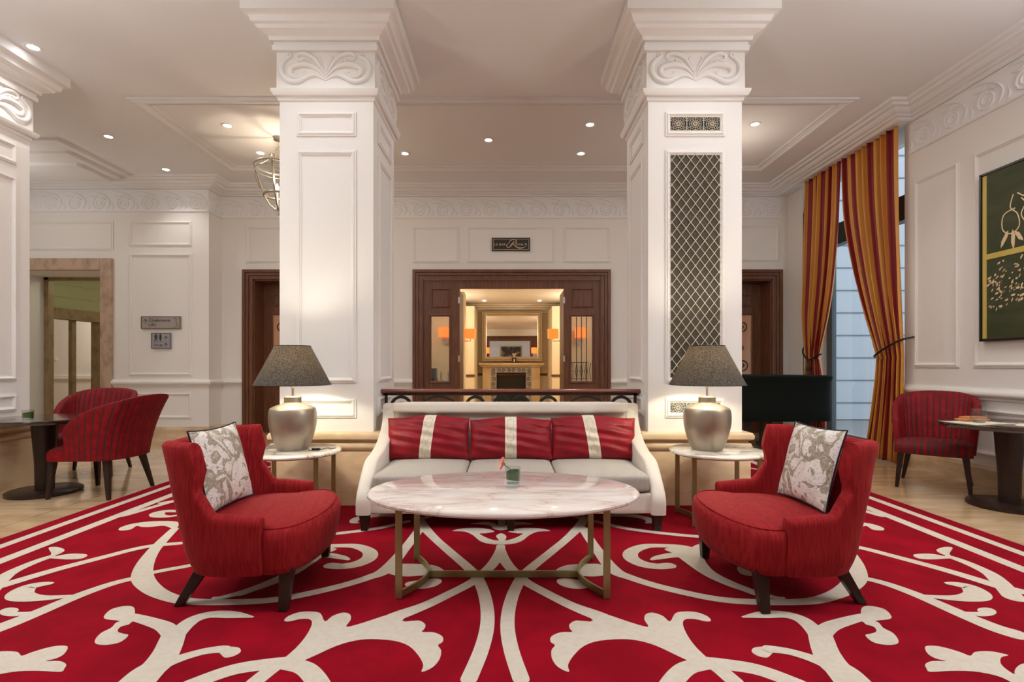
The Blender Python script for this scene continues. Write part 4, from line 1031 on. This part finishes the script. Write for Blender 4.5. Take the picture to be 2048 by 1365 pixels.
X5 = lambda zx: ((680 + zx/3.1015) - CX)/F*4.97 - .02
for zx, w in ((380, 70), (840, 65), (1003, 58), (1122, 58), (1292, 62), (1743, 72)):
    r = w/3.1015/F*4.97
    flat_ring(mb, X5(zx), .945-r, r, r-.028); flat_ring(mb, X5(zx), .945-r*3-.01, r, r-.028); flat_ring(mb, X5(zx), .945-r*1.0, r*.42, r*.42-.016)
for zx, w in ((615, 165), (1525, 165)):
    r = w/3.1015/F*4.97
    flat_ring(mb, X5(zx), .945-r, r, r-.02)
    for sg in (-1, 1): scroll(mb, lambda p, q: (p, 0, q), X5(zx)+sg*.10, .80, .10, sg, 1.3, .010)
mb.build('ring_ornament', BRONZE, t, smooth=40)

# ------------------------------------------------------------------ tables
def brass_table(name, label, c, rx, ry, zt, legx, legy, marb, cat_, rz=0, legw=.036, inset=.115):
    t = thing(name, label, cat_, (c[0], c[1], .0145), rz)
    mb = MB(); T = .036
    mb.lathe([(.001, zt), (1-.02/rx, zt), (1-.008/rx, zt-.004), (1, zt-.012), (1.0, zt-.022), (1-.012/rx, zt-.030), (1-.03/rx, zt-T), (.001, zt-T)], 72, sx=rx, sy=ry)
    mb.build('marble_top', marb, t, smooth=35)
    for sx in (-1, 1):
        for sy in (-1, 1):
            x, y = sx*legx, sy*legy
            MB().box(x-legw/2, x+legw/2, y-.007, y+.007, 0, zt-T).build('leg', BRASS, t, bevel=.0015)
        # curved floor bar bowing inward between front and back leg
        pts = [(sx*(legx - inset*cos(k/16*pi - pi/2)), legy*(k/8 - 1)) for k in range(17)]
        rs = []
        for i, (x, y) in enumerate(pts):
            x0, y0 = pts[max(0, i-1)]; x1, y1 = pts[min(16, i+1)]; d = sqrt((x1-x0)**2+(y1-y0)**2); nx, ny = (y1-y0)/d*.006, -(x1-x0)/d*.006
            rs.append([(x-nx, y-ny, .002), (x+nx, y+ny, .002), (x+nx, y+ny, .038), (x-nx, y-ny, .038)])
        MB().rings(rs).build('floor_bar', BRASS, t)
    MB().box(-legx+inset, legx-inset, -.006, .006, .002, .038).build('stretcher', BRASS, t)
    for yy_ in (-legy, legy-.03): MB().box(-legx, legx, yy_, yy_+.03, zt-T-.012, zt-T).build('top_bar', BRASS, t)
    return t
brass_table('coffee_table', 'oval pink-veined marble coffee table on brass legs in front of the sofa', (-.03, 3.05), .782, .507, .515, .55, .275, MARB, 'table')
for cx_, lab in ((-1.716, 'round white marble side table with brass legs under the left lamp'), (1.665, 'round white marble side table with brass legs under the right lamp')):
    brass_table('side_table', lab, (cx_, 4.2), .365, .36, .559, .25, .20, MARBW, 'table', inset=.07)

# glass with leaf and gerbera
def leaf_glass(x, y, z, label, flower, s=1.0):
    t = thing('flower_glass' if flower else 'leaf_glass', label, 'glass', (x, y, z)); t.scale = (s, s, s)
    MB().lathe([(0, .0), (.037, 0), (.039, .004), (.044, .115), (.0425, .115), (.037, .022), (0, .018)], 28).build('tumbler', GLASS, t, smooth=50)
    MB().lathe([(.0, .022), (.034, .024), (.0345, .03)], 24).build('water', GLASSB, t)
    mb = MB(); rs = []
    for k in range(33):
        a = k/32*2*pi*1.12; rr = .0385 - .003*k/32; lo = .038 + .012*sin(a*.5); hi = .092 + .006*sin(a+1)
        rs.append([(rr*cos(a), rr*sin(a), lo), (rr*cos(a), rr*sin(a), hi), ((rr-.001)*cos(a), (rr-.001)*sin(a), hi), ((rr-.001)*cos(a), (rr-.001)*sin(a), lo)])
    mb.rings(rs); mb.build('rolled_leaf', GREEN, t, smooth=50)
    if flower:
        MB().tube([(.02, 0, .055), (-.01, -.005, .10), (-.045, -.005, .128)], .0028, 6).build('stem', GREEN, t, smooth=60)
        rot = Matrix.Translation((-.058, -.008, .135)) @ Matrix.Rotation(R(20), 4, 'Z') @ Matrix.Rotation(R(-72), 4, 'Y')
        mb = MB()
        for lay_, (n_, L, tl) in enumerate(((16, .040, .10), (14, .030, .35))):
            for k in range(n_):
                a = 2*pi*k/n_ + lay_*.2; m_ = rot @ Matrix.Rotation(a, 4, 'Z')
                pr = [(.004, 0), (.012, .0035), (.026, .0052), (L-.004, .004), (L, 0), (L-.004, -.004), (.026, -.0052), (.012, -.0035)]
                V = [m_ @ Vector((p, q, p*tl + .0008)) for p, q in pr] + [m_ @ Vector((p, q, p*tl)) for p, q in pr]
                mb.add([tuple(v) for v in V], [tuple(range(8)), tuple(range(15, 7, -1))] + [(i, (i+1) % 8, 8+(i+1) % 8, 8+i) for i in range(8)])
        mb.build('petals', PINK, t)
        mb = MB(); mb.rings([[tuple(rot @ Vector((r*cos(q*pi/6), r*sin(q*pi/6), z_))) for q in range(12)] for r, z_ in ((.004, -.018), (.011, -.008), (.013, .0))]); mb.build('calyx', GREEN, t, smooth=50)
    return t
gx, gy = G(1025.5, 976, .528)
leaf_glass(gx, gy, .5285, 'clear tumbler with rolled green leaf and pink gerbera on the coffee table', True, 1.05)

# table lamps
def table_lamp(x, label, y=4.2):
    t = thing('table_lamp', label, 'lamp', (x, y, .5755), 0)
    prof = cat([(.11, 0), (.118, .004), (.15, .08), (.178, .19), (.182, .27), (.176, .315), (.168, .33)], 5) + cat([(.168, .33), (.13, .348), (.085, .362), (.068, .372)], 3)[1:] + [(.066, .38), (.066, .415), (.058, .424), (.0, .426)]
    MB().lathe([(0, 0)] + prof, 48).build('vase_body', JAR, t, smooth=40)
    MB().lathe([(.009, .424), (.009, .49), (.018, .50), (.018, .56), (.0, .565)], 12).build('stem', CHROME, t, smooth=40)
    z0, z1, r0, r1 = .515, .825, .292, .135
    MB().lathe([(r0, z0), (r1, z1)], 56, cap=False).build('lamp_shade', SHADE, t, smooth=60)
    mb = MB(); mb.tube([(r0*cos(2*pi*k/48), r0*sin(2*pi*k/48), z0) for k in range(48)], .0035, 6, loop=True); mb.tube([(r1*cos(2*pi*k/36), r1*sin(2*pi*k/36), z1) for k in range(36)], .003, 6, loop=True)
    for k in range(3): mb.tube([(0, 0, z1-.02), (r1*cos(k*2.09), r1*sin(k*2.09), z1-.002)], .002, 5)
    mb.build('shade_hoop', BRONZE, t, smooth=60)
    MB().lathe([(.0, .565), (.02, .58), (.03, .61), (.022, .64), (0, .65)], 16).build('bulb', BULB, t, smooth=60)
    l = light('POINT', (x, y, .573+.69), 24, (1, .93, .72), .045)
    return t
table_lamp(-1.725, 'table lamp with champagne vase base and charcoal shade on the left side table')
table_lamp(1.588, 'table lamp with champagne vase base and charcoal shade on the right side table')
o = MB().tube(cat([(-1.60, 4.22, .58), (-1.56, 4.12, .578), (-1.50, 4.15, .578), (-1.46, 4.24, .578), (-1.42, 4.2, .578), (-1.40, 4.26, .576)], 5), .003, 6).box(-1.55, -1.49, 4.135, 4.16, .574, .592).build('lamp_cord', BLACK, smooth=60)
tag(o, 'thin black lamp cord with inline switch lying on the left side table', 'cord')

# ------------------------------------------------------------------ armchairs
def armchair(label, loc, rz, mir):
    t = thing('armchair', label, 'armchair', loc, R(rz), 'red velvet winged armchairs')
    my = -1 if mir else 1
    ctl = [(.17, -.44), (.06, -.445), (-.06, -.44), (-.15, -.42), (-.23, -.37), (-.29, -.27), (-.325, -.14), (-.335, 0)]
    half = cat(ctl, 16)
    path = half + [(x, -y) for x, y in half[::-1][1:]]
    K = len(path); rows = 13; rs = []
    def col(i):
        x, y = path[i]
        nx, ny = (path[min(K-1, i+1)][1]-path[max(0, i-1)][1]), -(path[min(K-1, i+1)][0]-path[max(0, i-1)][0]); L = sqrt(nx*nx+ny*ny); nx, ny = -nx/L, -ny/L   # inward
        if nx*(-x) + ny*(-y) < 0: nx, ny = -nx, -ny
        g = smst(-.06, -.215, x)             # 0 on the arms, 1 at the wings
        h = .495 + .015*smst(.17, -.02, x) + .13*smst(-.03, -.13, x)**1.4 + .225*smst(-.118, -.140, x) - .02*smst(-.26, -.335, x)
        back = smst(.1, -.22, x)
        def P(z, ins):
            w = smst(.62, .73, z)*smst(-.30, -.15, x)
            lean = -(z-.42)*.20*back
            tuck = .022*smst(.30, .20, z)
            sv = (y/ .44)
            return (x + nx*(ins+tuck) + lean + .05*w, y + ny*(ins+tuck) + sv*.02*smst(.5, .85, z), z)
        T = .075
        out = [P(.205 + (h-.025-.205)*k/(rows-1), 0) for k in range(rows)]
        out += [P(h-.008, .012), P(h, .03), P(h, T-.03), P(h-.008, T-.012)]
        out += [P(.205 + (h-.025-.205)*k/(rows-1), T) for k in range(rows-1, -1, -1)]
        return [(a, my*b, c) for a, b, c in out]
    rs = [col(i) for i in range(K)]
    # rounded arm fronts
    def capring(r, dx, sh):
        cx_ = sum(p[0] for p in r)/len(r); cy_ = sum(p[1] for p in r)/len(r); cz = .36
        return [(p[0]+dx, cy_+(p[1]-cy_)*sh, cz+(p[2]-cz)*(1-(1-sh)*.12)) for p in r]
    rs = [capring(rs[0], .014, .55), capring(rs[0], .009, .85)] + rs + [capring(rs[-1], .009, .85), capring(rs[-1], .014, .55)]
    MB().rings(rs).build('shell', VELVET, t, smooth=60)
    # seat with a bowed front
    out = cat([(-.26, -.26), (-.05, -.375), (.165, -.382), (.186, -.43), (.26, -.435), (.33, -.39), (.39, -.27), (.42, -.13), (.43, 0)], 5)
    out = out + [(x, -y) for x, y in out[::-1][1:]]
    def sr(ins, z, bulge=0):
        r_ = []
        for x, y in out:
            L = sqrt(x*x+y*y); k = (L-ins)/L; r_.append((x*k, my*y*k, z))
        return r_
    mb = MB(); mb.rings([sr(.06, .20), sr(.035, .205), sr(.02, .24), sr(.006, .32), sr(0, .385), sr(.008, .415), sr(.03, .432), sr(.07, .440), sr(.16, .448), sr(.26, .452)])
    seat = mb.build('seat', VELVET, t, smooth=60)
    mb = MB(); pt = [p for p in sr(.032, .4345) if p[0] > .17]; mb.tube(pt, .004, 6); mb.build('piping', VELVET, seat, smooth=60)
    for sx, sy, tp, ft in ((1, -1, (.28, .345), (.27, .375)), (1, 1, (.28, .345), (.27, .375)), (-1, -1, (-.15, .27), (-.285, .28)), (-1, 1, (-.15, .27), (-.285, .28))):
        MB().taper((tp[0], sy*tp[1], .235), (ft[0], sy*ft[1], .0145), .07, .045, .06, .045).build('leg', LEGW, t, bevel=.004)
    return t
armchair('red velvet winged armchair left of the coffee table, facing right', (-1.425, 3.0, .0), 3.8, False)
armchair('red velvet winged armchair right of the coffee table, facing left', (1.537, 3.0, 0), 181.3, False)
def scatter_cushion(label, loc, rot, w, h, th, seed):
    t = thing('cushion', label, 'cushion', loc, 0, 'printed cushions on the armchairs'); t.rotation_euler = rot
    n = 24; mb = MB(); edge = []
    rnd = random.Random(seed); ph = rnd.uniform(0, 6)
    def surf(u, v, s_):
        e = (max(0, 1-abs(u)**2.6)**.6) * (max(0, 1-abs(v)**2.6)**.6)
        pin = 1 - .07*(1-abs(v)**2) ; pinv = 1 - .07*(1-abs(u)**2)
        return (u*w/2*pin, v*h/2*pinv + h/2, s_*th/2*e*(1 + .08*sin(6*u+ph)*sin(5*v)))
    for s_ in (1, -1):
        V = [surf(2*i/n-1, 2*j/n-1, s_) for j in range(n+1) for i in range(n+1)]
        mb.add(V, [((j*(n+1)+i, j*(n+1)+i+1, (j+1)*(n+1)+i+1, (j+1)*(n+1)+i) if s_ > 0 else ((j+1)*(n+1)+i, (j+1)*(n+1)+i+1, j*(n+1)+i+1, j*(n+1)+i)) for j in range(n) for i in range(n)])
    mb.build('cover', TOILE, t, smooth=180)
    q = [surf(2*i/n-1, -1, 1) for i in range(n)] + [surf(1, 2*i/n-1, 1) for i in range(n)] + [surf(1-2*i/n, 1, 1) for i in range(n)] + [surf(-1, 1-2*i/n, 1) for i in range(n)]
    MB().tube(q, .0045, 6, loop=True).build('piping', CORD, t, smooth=60)
    return t
def basis_euler(side, up):
    s_ = Vector(side).normalized(); u = Vector(up).normalized(); n = s_.cross(u).normalized(); u = n.cross(s_)
    return Matrix((s_, u, n)).transposed().to_euler()
scatter_cushion('grey floral printed cushion with navy piping, leaning in the left armchair', (-1.575, 3.0, .452), basis_euler((.03, 1, .0), (-.26, 0, 1)), .46, .46, .12, 3)
scatter_cushion('brown and grey bird-printed cushion with navy piping, leaning in the right armchair', (1.685, 3.04, .452), basis_euler((.06, -1, .0), (.27, .02, 1)), .46, .46, .12, 8)

# ------------------------------------------------------------------ barrel dining chairs
def barrel_chair(label, loc, rz, proto=[]):
    if proto: return dup(proto[0], loc, R(rz), label)
    t = thing('barrel_chair', label, 'chair', loc, R(rz), 'crimson barrel chairs at the dining tables'); proto.append(t)
    ctl = [(.10, -.315), (.0, -.32), (-.13, -.315), (-.25, -.28), (-.32, -.19), (-.345, -.09), (-.35, 0)]
    half = cat(ctl, 26); path = half + [(x, -y) for x, y in half[::-1][1:]]
    K = len(path); s_ = [0]
    for i in range(1, K): s_.append(s_[-1] + sqrt((path[i][0]-path[i-1][0])**2 + (path[i][1]-path[i-1][1])**2))
    Ltot = s_[-1]; nch = 27; rs = []; mis = []
    for i in range(K):
        x, y = path[i]; a = max(0, i-1); b = min(K-1, i+1)
        dx, dy = path[b][0]-path[a][0], path[b][1]-path[a][1]; L = sqrt(dx*dx+dy*dy); nx, ny = dy/L, -dx/L
        if nx*x + ny*y < 0: nx, ny = -nx, -ny           # outward
        fr = s_[i]/Ltot; q = abs(2*fr-1)                 # 0 at the middle of the back
        h = .70 + .26*(1-smst(0, 1.0, q)**1.0) ; h = .965 - .30*q**2.4
        ph = (fr*nch) % 1; ridge = .007*abs(sin(pi*ph))**.6
        back = smst(.05, -.3, x)
        def P(z, out_):
            k = (z-.36)/.6
            return (x + nx*out_ - .16*k*k*back*.9 - .05*k*back, y + ny*out_ + (y/.32)*.055*k, z)
        T = .05; rows = 9
        o = [P(.36 + (h-.02-.36)*j/(rows-1), ridge*.5) for j in range(rows)] + [P(h-.004, -.008+ridge*.5), P(h, -.022), P(h-.004, -T+.008)] + [P(.36 + (h-.02-.36)*j/(rows-1), -T-ridge*1.2) for j in range(rows-1, -1, -1)]
        rs.append(o)
    mb = MB(); n = len(rs[0]); vs_ = [p for r in rs for p in r]; fs = []; 
    mb.add(vs_, [])
    for i in range(K-1):
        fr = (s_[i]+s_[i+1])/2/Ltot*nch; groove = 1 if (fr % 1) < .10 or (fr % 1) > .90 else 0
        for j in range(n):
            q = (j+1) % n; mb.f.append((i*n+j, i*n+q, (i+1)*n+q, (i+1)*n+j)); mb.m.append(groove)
    mb.f.append(tuple(range(n))[::-1]); mb.m.append(0); mb.f.append(tuple((K-1)*n+j for j in range(n))); mb.m.append(0)
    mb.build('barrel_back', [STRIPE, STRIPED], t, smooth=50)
    # seat, striped front to back
    mb = MB(); nn = 44
    V = []; 
    def se(u, v):            # superellipse-ish outline: u along depth, v across
        return (u, v)
    import itertools
    G_ = nn; top = []
    for j in range(G_+1):
        v = 2*j/G_ - 1; rg = []
        xf = .335 - .05*abs(v)**3; xb = -.27 + .09*abs(v)**3; yv = v*.305
        ed = (1-abs(v)**6)
        rdg = .004*abs(sin(pi*((j/G_)*11)))
        prof = [(xb, .36), (xb, .44), (xb+.05, .455+.02*ed+rdg), ((xb+xf)/2, .468+.025*ed+rdg), (xf-.08, .465+.02*ed+rdg), (xf-.02, .452+.012*ed+rdg), (xf, .43), (xf+.004, .40), (xf-.004, .355), (xf-.03, .35)]
        rg = [(a, yv, b) for a, b in prof]
        top.append(rg)
    mb.add([p for r in top for p in r], []); n = len(top[0])
    for i in range(G_):
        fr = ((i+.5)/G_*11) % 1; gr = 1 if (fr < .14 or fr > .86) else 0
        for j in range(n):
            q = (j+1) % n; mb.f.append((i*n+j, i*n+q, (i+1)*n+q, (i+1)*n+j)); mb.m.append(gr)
    mb.f.append(tuple(range(n))[::-1]); mb.m.append(0); mb.f.append(tuple(G_*n+j for j in range(n))); mb.m.append(0)
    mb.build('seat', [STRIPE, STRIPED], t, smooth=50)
    for tx, ty, fx, fy in ((.27, -.25, .29, -.285), (.27, .25, .29, .285), (-.22, -.22, -.29, -.285), (-.22, .22, -.29, .285)):
        MB().taper((tx, ty, .36), (fx, fy, .0), .055, .03).build('leg', LEGW, t, bevel=.004)
    return t
barrel_chair('crimson channelled barrel chair seen from its back, nearest the left dining table', (-3.97, 5.14, 0), 178)
barrel_chair('crimson channelled barrel chair behind the left dining table, below the stone doorway', (-4.80, 6.05, 0), -72)
barrel_chair('crimson channelled barrel chair by the right wall beside the curtain', (4.38, 5.40, 0), -132)

def dining_table(label, c, rx, ry, rot=0):
    t = thing('dining_table', label, 'table', (c[0], c[1], 0), rot)
    DW = mat('dark_table_gloss', (.035, .022, .018), .12, coat=.5) if 'dark_table_gloss' not in MATS else MATS['dark_table_gloss']
    MB().lathe([(.001, .735), (.985, .735), (1.0, .730), (1.0, .722), (.97, .712), (.955, .695), (.001, .695)], 64, sx=rx, sy=ry).build('tabletop', DW, t, smooth=35)
    MB().lathe([(.08, .03), (.085, .3), (.115, .695)], 32, sx=.95, sy=.95).build('pedestal', LEGW, t, smooth=35)
    MB().lathe([(.0, .0), (.29, 0), (.30, .008), (.30, .03), (.285, .038), (.0, .04)], 48).build('base_plate', LEGW, t, smooth=35)
    return t
dining_table('dark round pedestal dining table at the left edge with a leaf glass', (-4.53, 5.13), .46, .46)
dining_table('dark round pedestal dining table at the right edge, laid with a rust napkin', (4.41, 4.62), .50, .50)
gx, gy = G(56, 846, .735)
leaf_glass(gx, gy, .7355, 'small clear tumbler with rolled green leaf on the left dining table', False, 1.0)
# things on the right table
zt = .7352
gx, gy = G(1957, 846, zt)
t = thing('tumbler', 'rounded blue-tinted water tumbler on the right dining table', 'glass', (gx, gy, zt+.0022))
MB().lathe([(0, 0), (.042, .0), (.052, .012), (.060, .045), (.056, .085), (.048, .122), (.0465, .122), (.054, .085), (.057, .045), (.049, .016), (0, .012)], 32).build('glass_body', GLASS, t, smooth=50)
MB().lathe([(0, .003), (.043, .003), (.048, .014), (0, .016)], 24).build('thick_base', GLASSB, t, smooth=50)
t_ = MB().box(-.21, .21, -.15, .15, 0, .002).build('placemat', PAPER); t_.location = (4.16, 4.66, zt); t_.rotation_euler = (0, 0, R(12)); tag(t_, 'cream paper placemat under the folded rust napkin', 'placemat', 'paper placemats on the right table')
t_ = MB().box(-.21, .21, -.15, .15, 0, .002).build('placemat', PAPER); t_.location = (4.52, 4.40, zt); t_.rotation_euler = (0, 0, R(-35)); tag(t_, 'cream paper placemat at the right edge of the photo, under the cutlery', 'placemat', 'paper placemats on the right table')
mb = MB(); roundbox(mb, (0, 0, .011), (.13, .06, .011), .010, (0, 0, .004), n=8); roundbox(mb, (.02, .01, .028), (.10, .05, .010), .009, (0, 0, .004), n=8)
t_ = mb.build('napkin', NAPKIN, smooth=180); t_.location = (4.24, 4.80, zt+.0025); t_.rotation_euler = (0, 0, R(8)); tag(t_, 'folded rust-coloured linen napkin behind the water tumbler', 'napkin')
def cutlery(kind, label, loc, rz):
    t = thing(kind, label, kind, loc, R(rz), 'cutlery on the right table')
    mb = MB()
    mb.rings([[(x, -w_, z_), (x, w_, z_), (x, w_, z_+.002), (x, -w_, z_+.002)] for x, w_, z_ in ((-.10, .006, .0), (-.04, .004, .002), (.02, .003, .004), (.03, .006, .003))])
    mb.build('handle', CHROME, t)
    if kind == 'fork':
        mb = MB().box(.03, .05, -.011, .011, .003, .005)
        for k in range(4): mb.box(.05, .095, -.011+k*.0062, -.0077+k*.0062, .004, .006)
        mb.build('tines', CHROME, t)
    else: MB().prism([(.03, -.006), (.09, -.008), (.115, -.002), (.11, .006), (.03, .006)], .003, .005).build('blade', CHROME, t)
cutlery('fork', 'silver fork lying by the napkin on the right dining table', (4.36, 4.62, zt+.003), 20)
cutlery('knife', 'silver knife crossing the placemats on the right dining table', (4.42, 4.56, zt+.003), 35)

# ------------------------------------------------------------------ curtains
def curtain(label, edges, tie_z, stripes, seed, cord_pts, tassel):
    """edges: rows of (z, y_far, y_near, depth of folds); hangs in the plane x = 4.85"""
    t = thing('curtain', label, 'curtain', (4.85, edges[0][1], 0), 0, 'striped curtains at the window')
    y00 = edges[0][1]
    E = cat(sorted(edges, key=lambda e: e[0]), 8); n = 200; rnd = random.Random(seed); rs = []
    nf = 9; phs = [rnd.uniform(-.5, .5) for _ in range(6)]
    for z, a, b, dpt in E:
        r_ = []
        for i in range(n+1):
            s_ = i/n; ph = s_*nf*2*pi + .9*sin(s_*9+phs[0]) + .25*sin(z*1.3+s_*14+phs[1])
            x = dpt*(sin(ph) + .35*sin(2.3*ph+phs[2])) ; yy = a + (b-a)*s_ + .010*cos(ph)
            r_.append((x, yy - y00, z))
        rs.append(r_)
    mb = MB(); mb.add([p for r in rs for p in r], []); w = n+1
    for j in range(len(rs)-1):
        for i in range(n):
            mb.f.append((j*w+i, j*w+i+1, (j+1)*w+i+1, (j+1)*w+i)); mb.m.append(stripes(i/n))
    o = mb.build('fabric', [CURG, CURR], t, smooth=180, recalc=False)
    sol = o.modifiers.new('solid', 'SOLIDIFY'); sol.thickness = .004
    mb = MB().tube([(x-4.85, y-y00, z) for x, y, z in cat(cord_pts, 6)], .013, 8); tb = mb.build('tieback', BLACK, t, smooth=60)
    if tassel:
        x, y, z = tassel
        MB().lathe([(.0, 0), (.016, -.01), (.018, -.04), (.008, -.05), (.022, -.06), (.024, -.10), (.010, -.11), (.03, -.12), (.034, -.17), (.02, -.18), (.03, -.26), (.0, -.27)][::-1], 14, c=(x-4.85, y-y00, z)).build('tassel', mat('tassel_thread', (.25, .12, .06), .8, var=(60, (.02, .01, .01), .45, .5, (0, 0, 1))), tb, smooth=50)
    return t
stp = [.07, .12, .20, .30, .36, .43, .51, .60, .68, .75, .84, .90, 1.01]
def stripes_r(s_): return sum(1 for q in stp if s_ >= q) % 2
def stripes_l(s_): return (sum(1 for q in (.04, .14, .22, .34, .42, .52, .63, .72, .84, .93) if s_ >= q) + 1) % 2
curtain('red and gold striped curtain nearer the camera, swept right by a dark tieback', [(4.23, 7.66, 6.52, .030), (3.4, 7.60, 6.51, .030), (2.6, 7.40, 6.49, .030), (2.0, 7.18, 6.47, .030), (1.40, 6.93, 6.44, .022), (1.28, 6.92, 6.44, .022), (.9, 6.96, 6.44, .028), (.02, 7.14, 6.42, .034)], 1.34, stripes_r, 2,
        [(4.94, 6.38, 1.59), (4.81, 6.46, 1.55), (4.79, 6.70, 1.45), (4.80, 6.88, 1.37), (4.86, 6.95, 1.35)], None)
curtain('red and gold striped curtain farther away, tied above the piano with a tassel', [(4.23, 8.58, 7.66, .030), (3.4, 8.62, 7.70, .030), (2.6, 8.66, 7.80, .030), (2.0, 8.68, 7.95, .028), (1.42, 8.58, 8.18, .020), (1.30, 8.56, 8.17, .020), (.9, 8.60, 8.08, .026), (.02, 8.64, 8.02, .03)], 1.36, stripes_l, 5,
        [(4.93, 8.68, 1.62), (4.82, 8.60, 1.48), (4.80, 8.50, 1.38), (4.795, 8.36, 1.33), (4.81, 8.22, 1.38), (4.86, 8.15, 1.42)], (4.785, 8.38, 1.34))

# ------------------------------------------------------------------ covered grand piano and stool
t = thing('grand_piano', 'grand piano hidden under a black fitted cover, in front of the window', 'piano', (3.3, 7.45, 0))
out = cat([(0, 0), (.7, -.02), (1.15, 0), (1.34, .08), (1.38, .22), (1.36, .42), (1.22, .66), (.98, .80), (.72, .86), (.55, 1.0), (.42, 1.15), (0, 1.2)], 6)
def orow(k, z): return [(.65 + (x-.65)*k, .55 + (y-.55)*k, z) for x, y in out]
MB().rings([orow(.965, .44), orow(.985, .46), orow(.972, .62), orow(.968, .80), orow(.975, 1.00), orow(.995, 1.03), orow(1.008, 1.06), orow(1.004, 1.085), orow(.98, 1.095), orow(.5, 1.10)]).build('fitted_cover', PIANO, t, smooth=40)
for x, y in ((.15, .18), (1.05, .25), (.2, 1.0)):
    MB().taper((x, y, .5), (x, y, .06), .12, .07).lathe([(.02, 0), (.035, .02), (.035, .05), (.02, .07)], 12, c=(x, y, 0)).build('leg', BLACK, t, bevel=.004)
MB().box(.42, .46, .3, .34, .06, .5).box(.54, .58, .3, .34, .06, .5).box(.38, .62, .24, .36, .06, .12).build('pedal_lyre', BLACK, t)
t = thing('piano_stool', 'dark low stool standing behind the covered piano', 'stool', (3.55, 8.88, 0))
mb = MB(); roundbox(mb, (0, 0, .46), (.36, .18, .05), .03, (0, 0, .01), n=8); mb.build('seat', BLACK, t, smooth=60)
for x in (-.3, .3):
    for y in (-.13, .13): MB().taper((x, y, .43), (x, y, 0), .05, .035).build('leg', LEGW, t)

# ------------------------------------------------------------------ painting on the right wall
t = thing('framed_painting', 'large moss-green abstract canvas with gold bands on the right wall', 'painting', (XR, 5.46, 1.49))
LW, HP = 1.85, 1.73
MB().box(-.055, 0, -LW, 0, 0, .02).box(-.055, 0, -LW, 0, HP-.02, HP).box(-.055, 0, -.02, 0, 0, HP).box(-.055, 0, -LW, -LW+.02, 0, HP).build('frame', BLACK, t)
cv = MB().box(-.045, -.01, -LW+.022, -.022, .022, HP-.022).build('canvas', CANVAS, t)
g = MB(); g.box(-.047, -.045, -.075, -.03, .03, HP-.03)
zb_ = .86
g.add([(-.0485, -.05, zb_-.025), (-.0485, -LW+.03, zb_-.01), (-.0485, -LW+.03, zb_+.05), (-.0485, -.05, zb_+.03)], [(0, 1, 2, 3)]); g.build('gold_band', GOLDP, cv, recalc=False)
st = MB(); pf = lambda a, b, c_: (-.0465 - c_, -a, b)
rnd = random.Random(11)
for pts in ([(.36, 1.42), (.33, 1.30), (.40, 1.22), (.42, 1.10), (.34, 1.04), (.25, 1.10), (.26, 1.24), (.38, 1.28)], [(.50, 1.10), (.44, 1.20), (.50, 1.30), (.62, 1.34), (.72, 1.28), (.66, 1.18), (.5, 1.14)],
            [(.44, 1.36), (.52, 1.26), (.60, 1.14), (.72, 1.12)], [(.40, 1.42), (.50, 1.36), (.62, 1.42), (.72, 1.50), (.86, 1.44), (.9, 1.3), (.78, 1.2)], [(.70, 1.0), (.82, 1.12), (.98, 1.2), (1.1, 1.34), (1.3, 1.3)],
            [(.52, 1.50), (.60, 1.40), (.64, 1.30)], [(.9, 1.02), (1.02, 1.12), (1.2, 1.08), (1.3, 1.2)]):
    relief(st, pf, pts, .006, 4, 5, .3)
def dab(a, b, L, w, ang):
    c_, s_ = cos(ang), sin(ang)
    st.add([pf(a + c_*p - s_*q, b + s_*p + c_*q, .0015) for p, q in ((-L, 0), (-L*.3, w), (L*.7, w*.7), (L, 0), (L*.4, -w), (-L*.6, -w*.6))], [tuple(range(6))])
for a, b, L, an in ((.27, 1.0, .09, 1.1), (.36, .98, .10, 1.6), (.42, 1.0, .07, 2.2), (.60, 1.03, .09, 1.2), (.68, 1.04, .08, 1.9), (.56, 1.52, .06, 2.3), (.9, 1.0, .08, 1.3), (1.1, 1.1, .08, 1.9)): dab(a, b, L, .022, an)
for k in range(330):
    a = rnd.uniform(.09, 1.75); b = rnd.gauss(.50, .13)
    if b > .80 or b < .12: continue
    dab(a, b, rnd.uniform(.010, .028), rnd.uniform(.004, .013), rnd.uniform(.2, 1.3))
st.build('brushwork', STRAW, cv, recalc=False)

# wall socket low on the right wall
t = thing('wall_socket', 'small cream wall socket low beside the right dining table', 'socket', (XR, G(2043, 970)[1]+.0, Z(933, 5.03)))
t.location = (XR, 5.02, Z(933, 5.02))
MB().box(-.012, 0, -.04, .04, -.04, .04).build('cover_plate', WHITEP, t, bevel=.003)
MB().rings([[(x, .026*cos(q*pi/8), .026*sin(q*pi/8)) for q in range(16)] for x in (-.013, -.0155)]).build('socket_ring', PAPER, t)
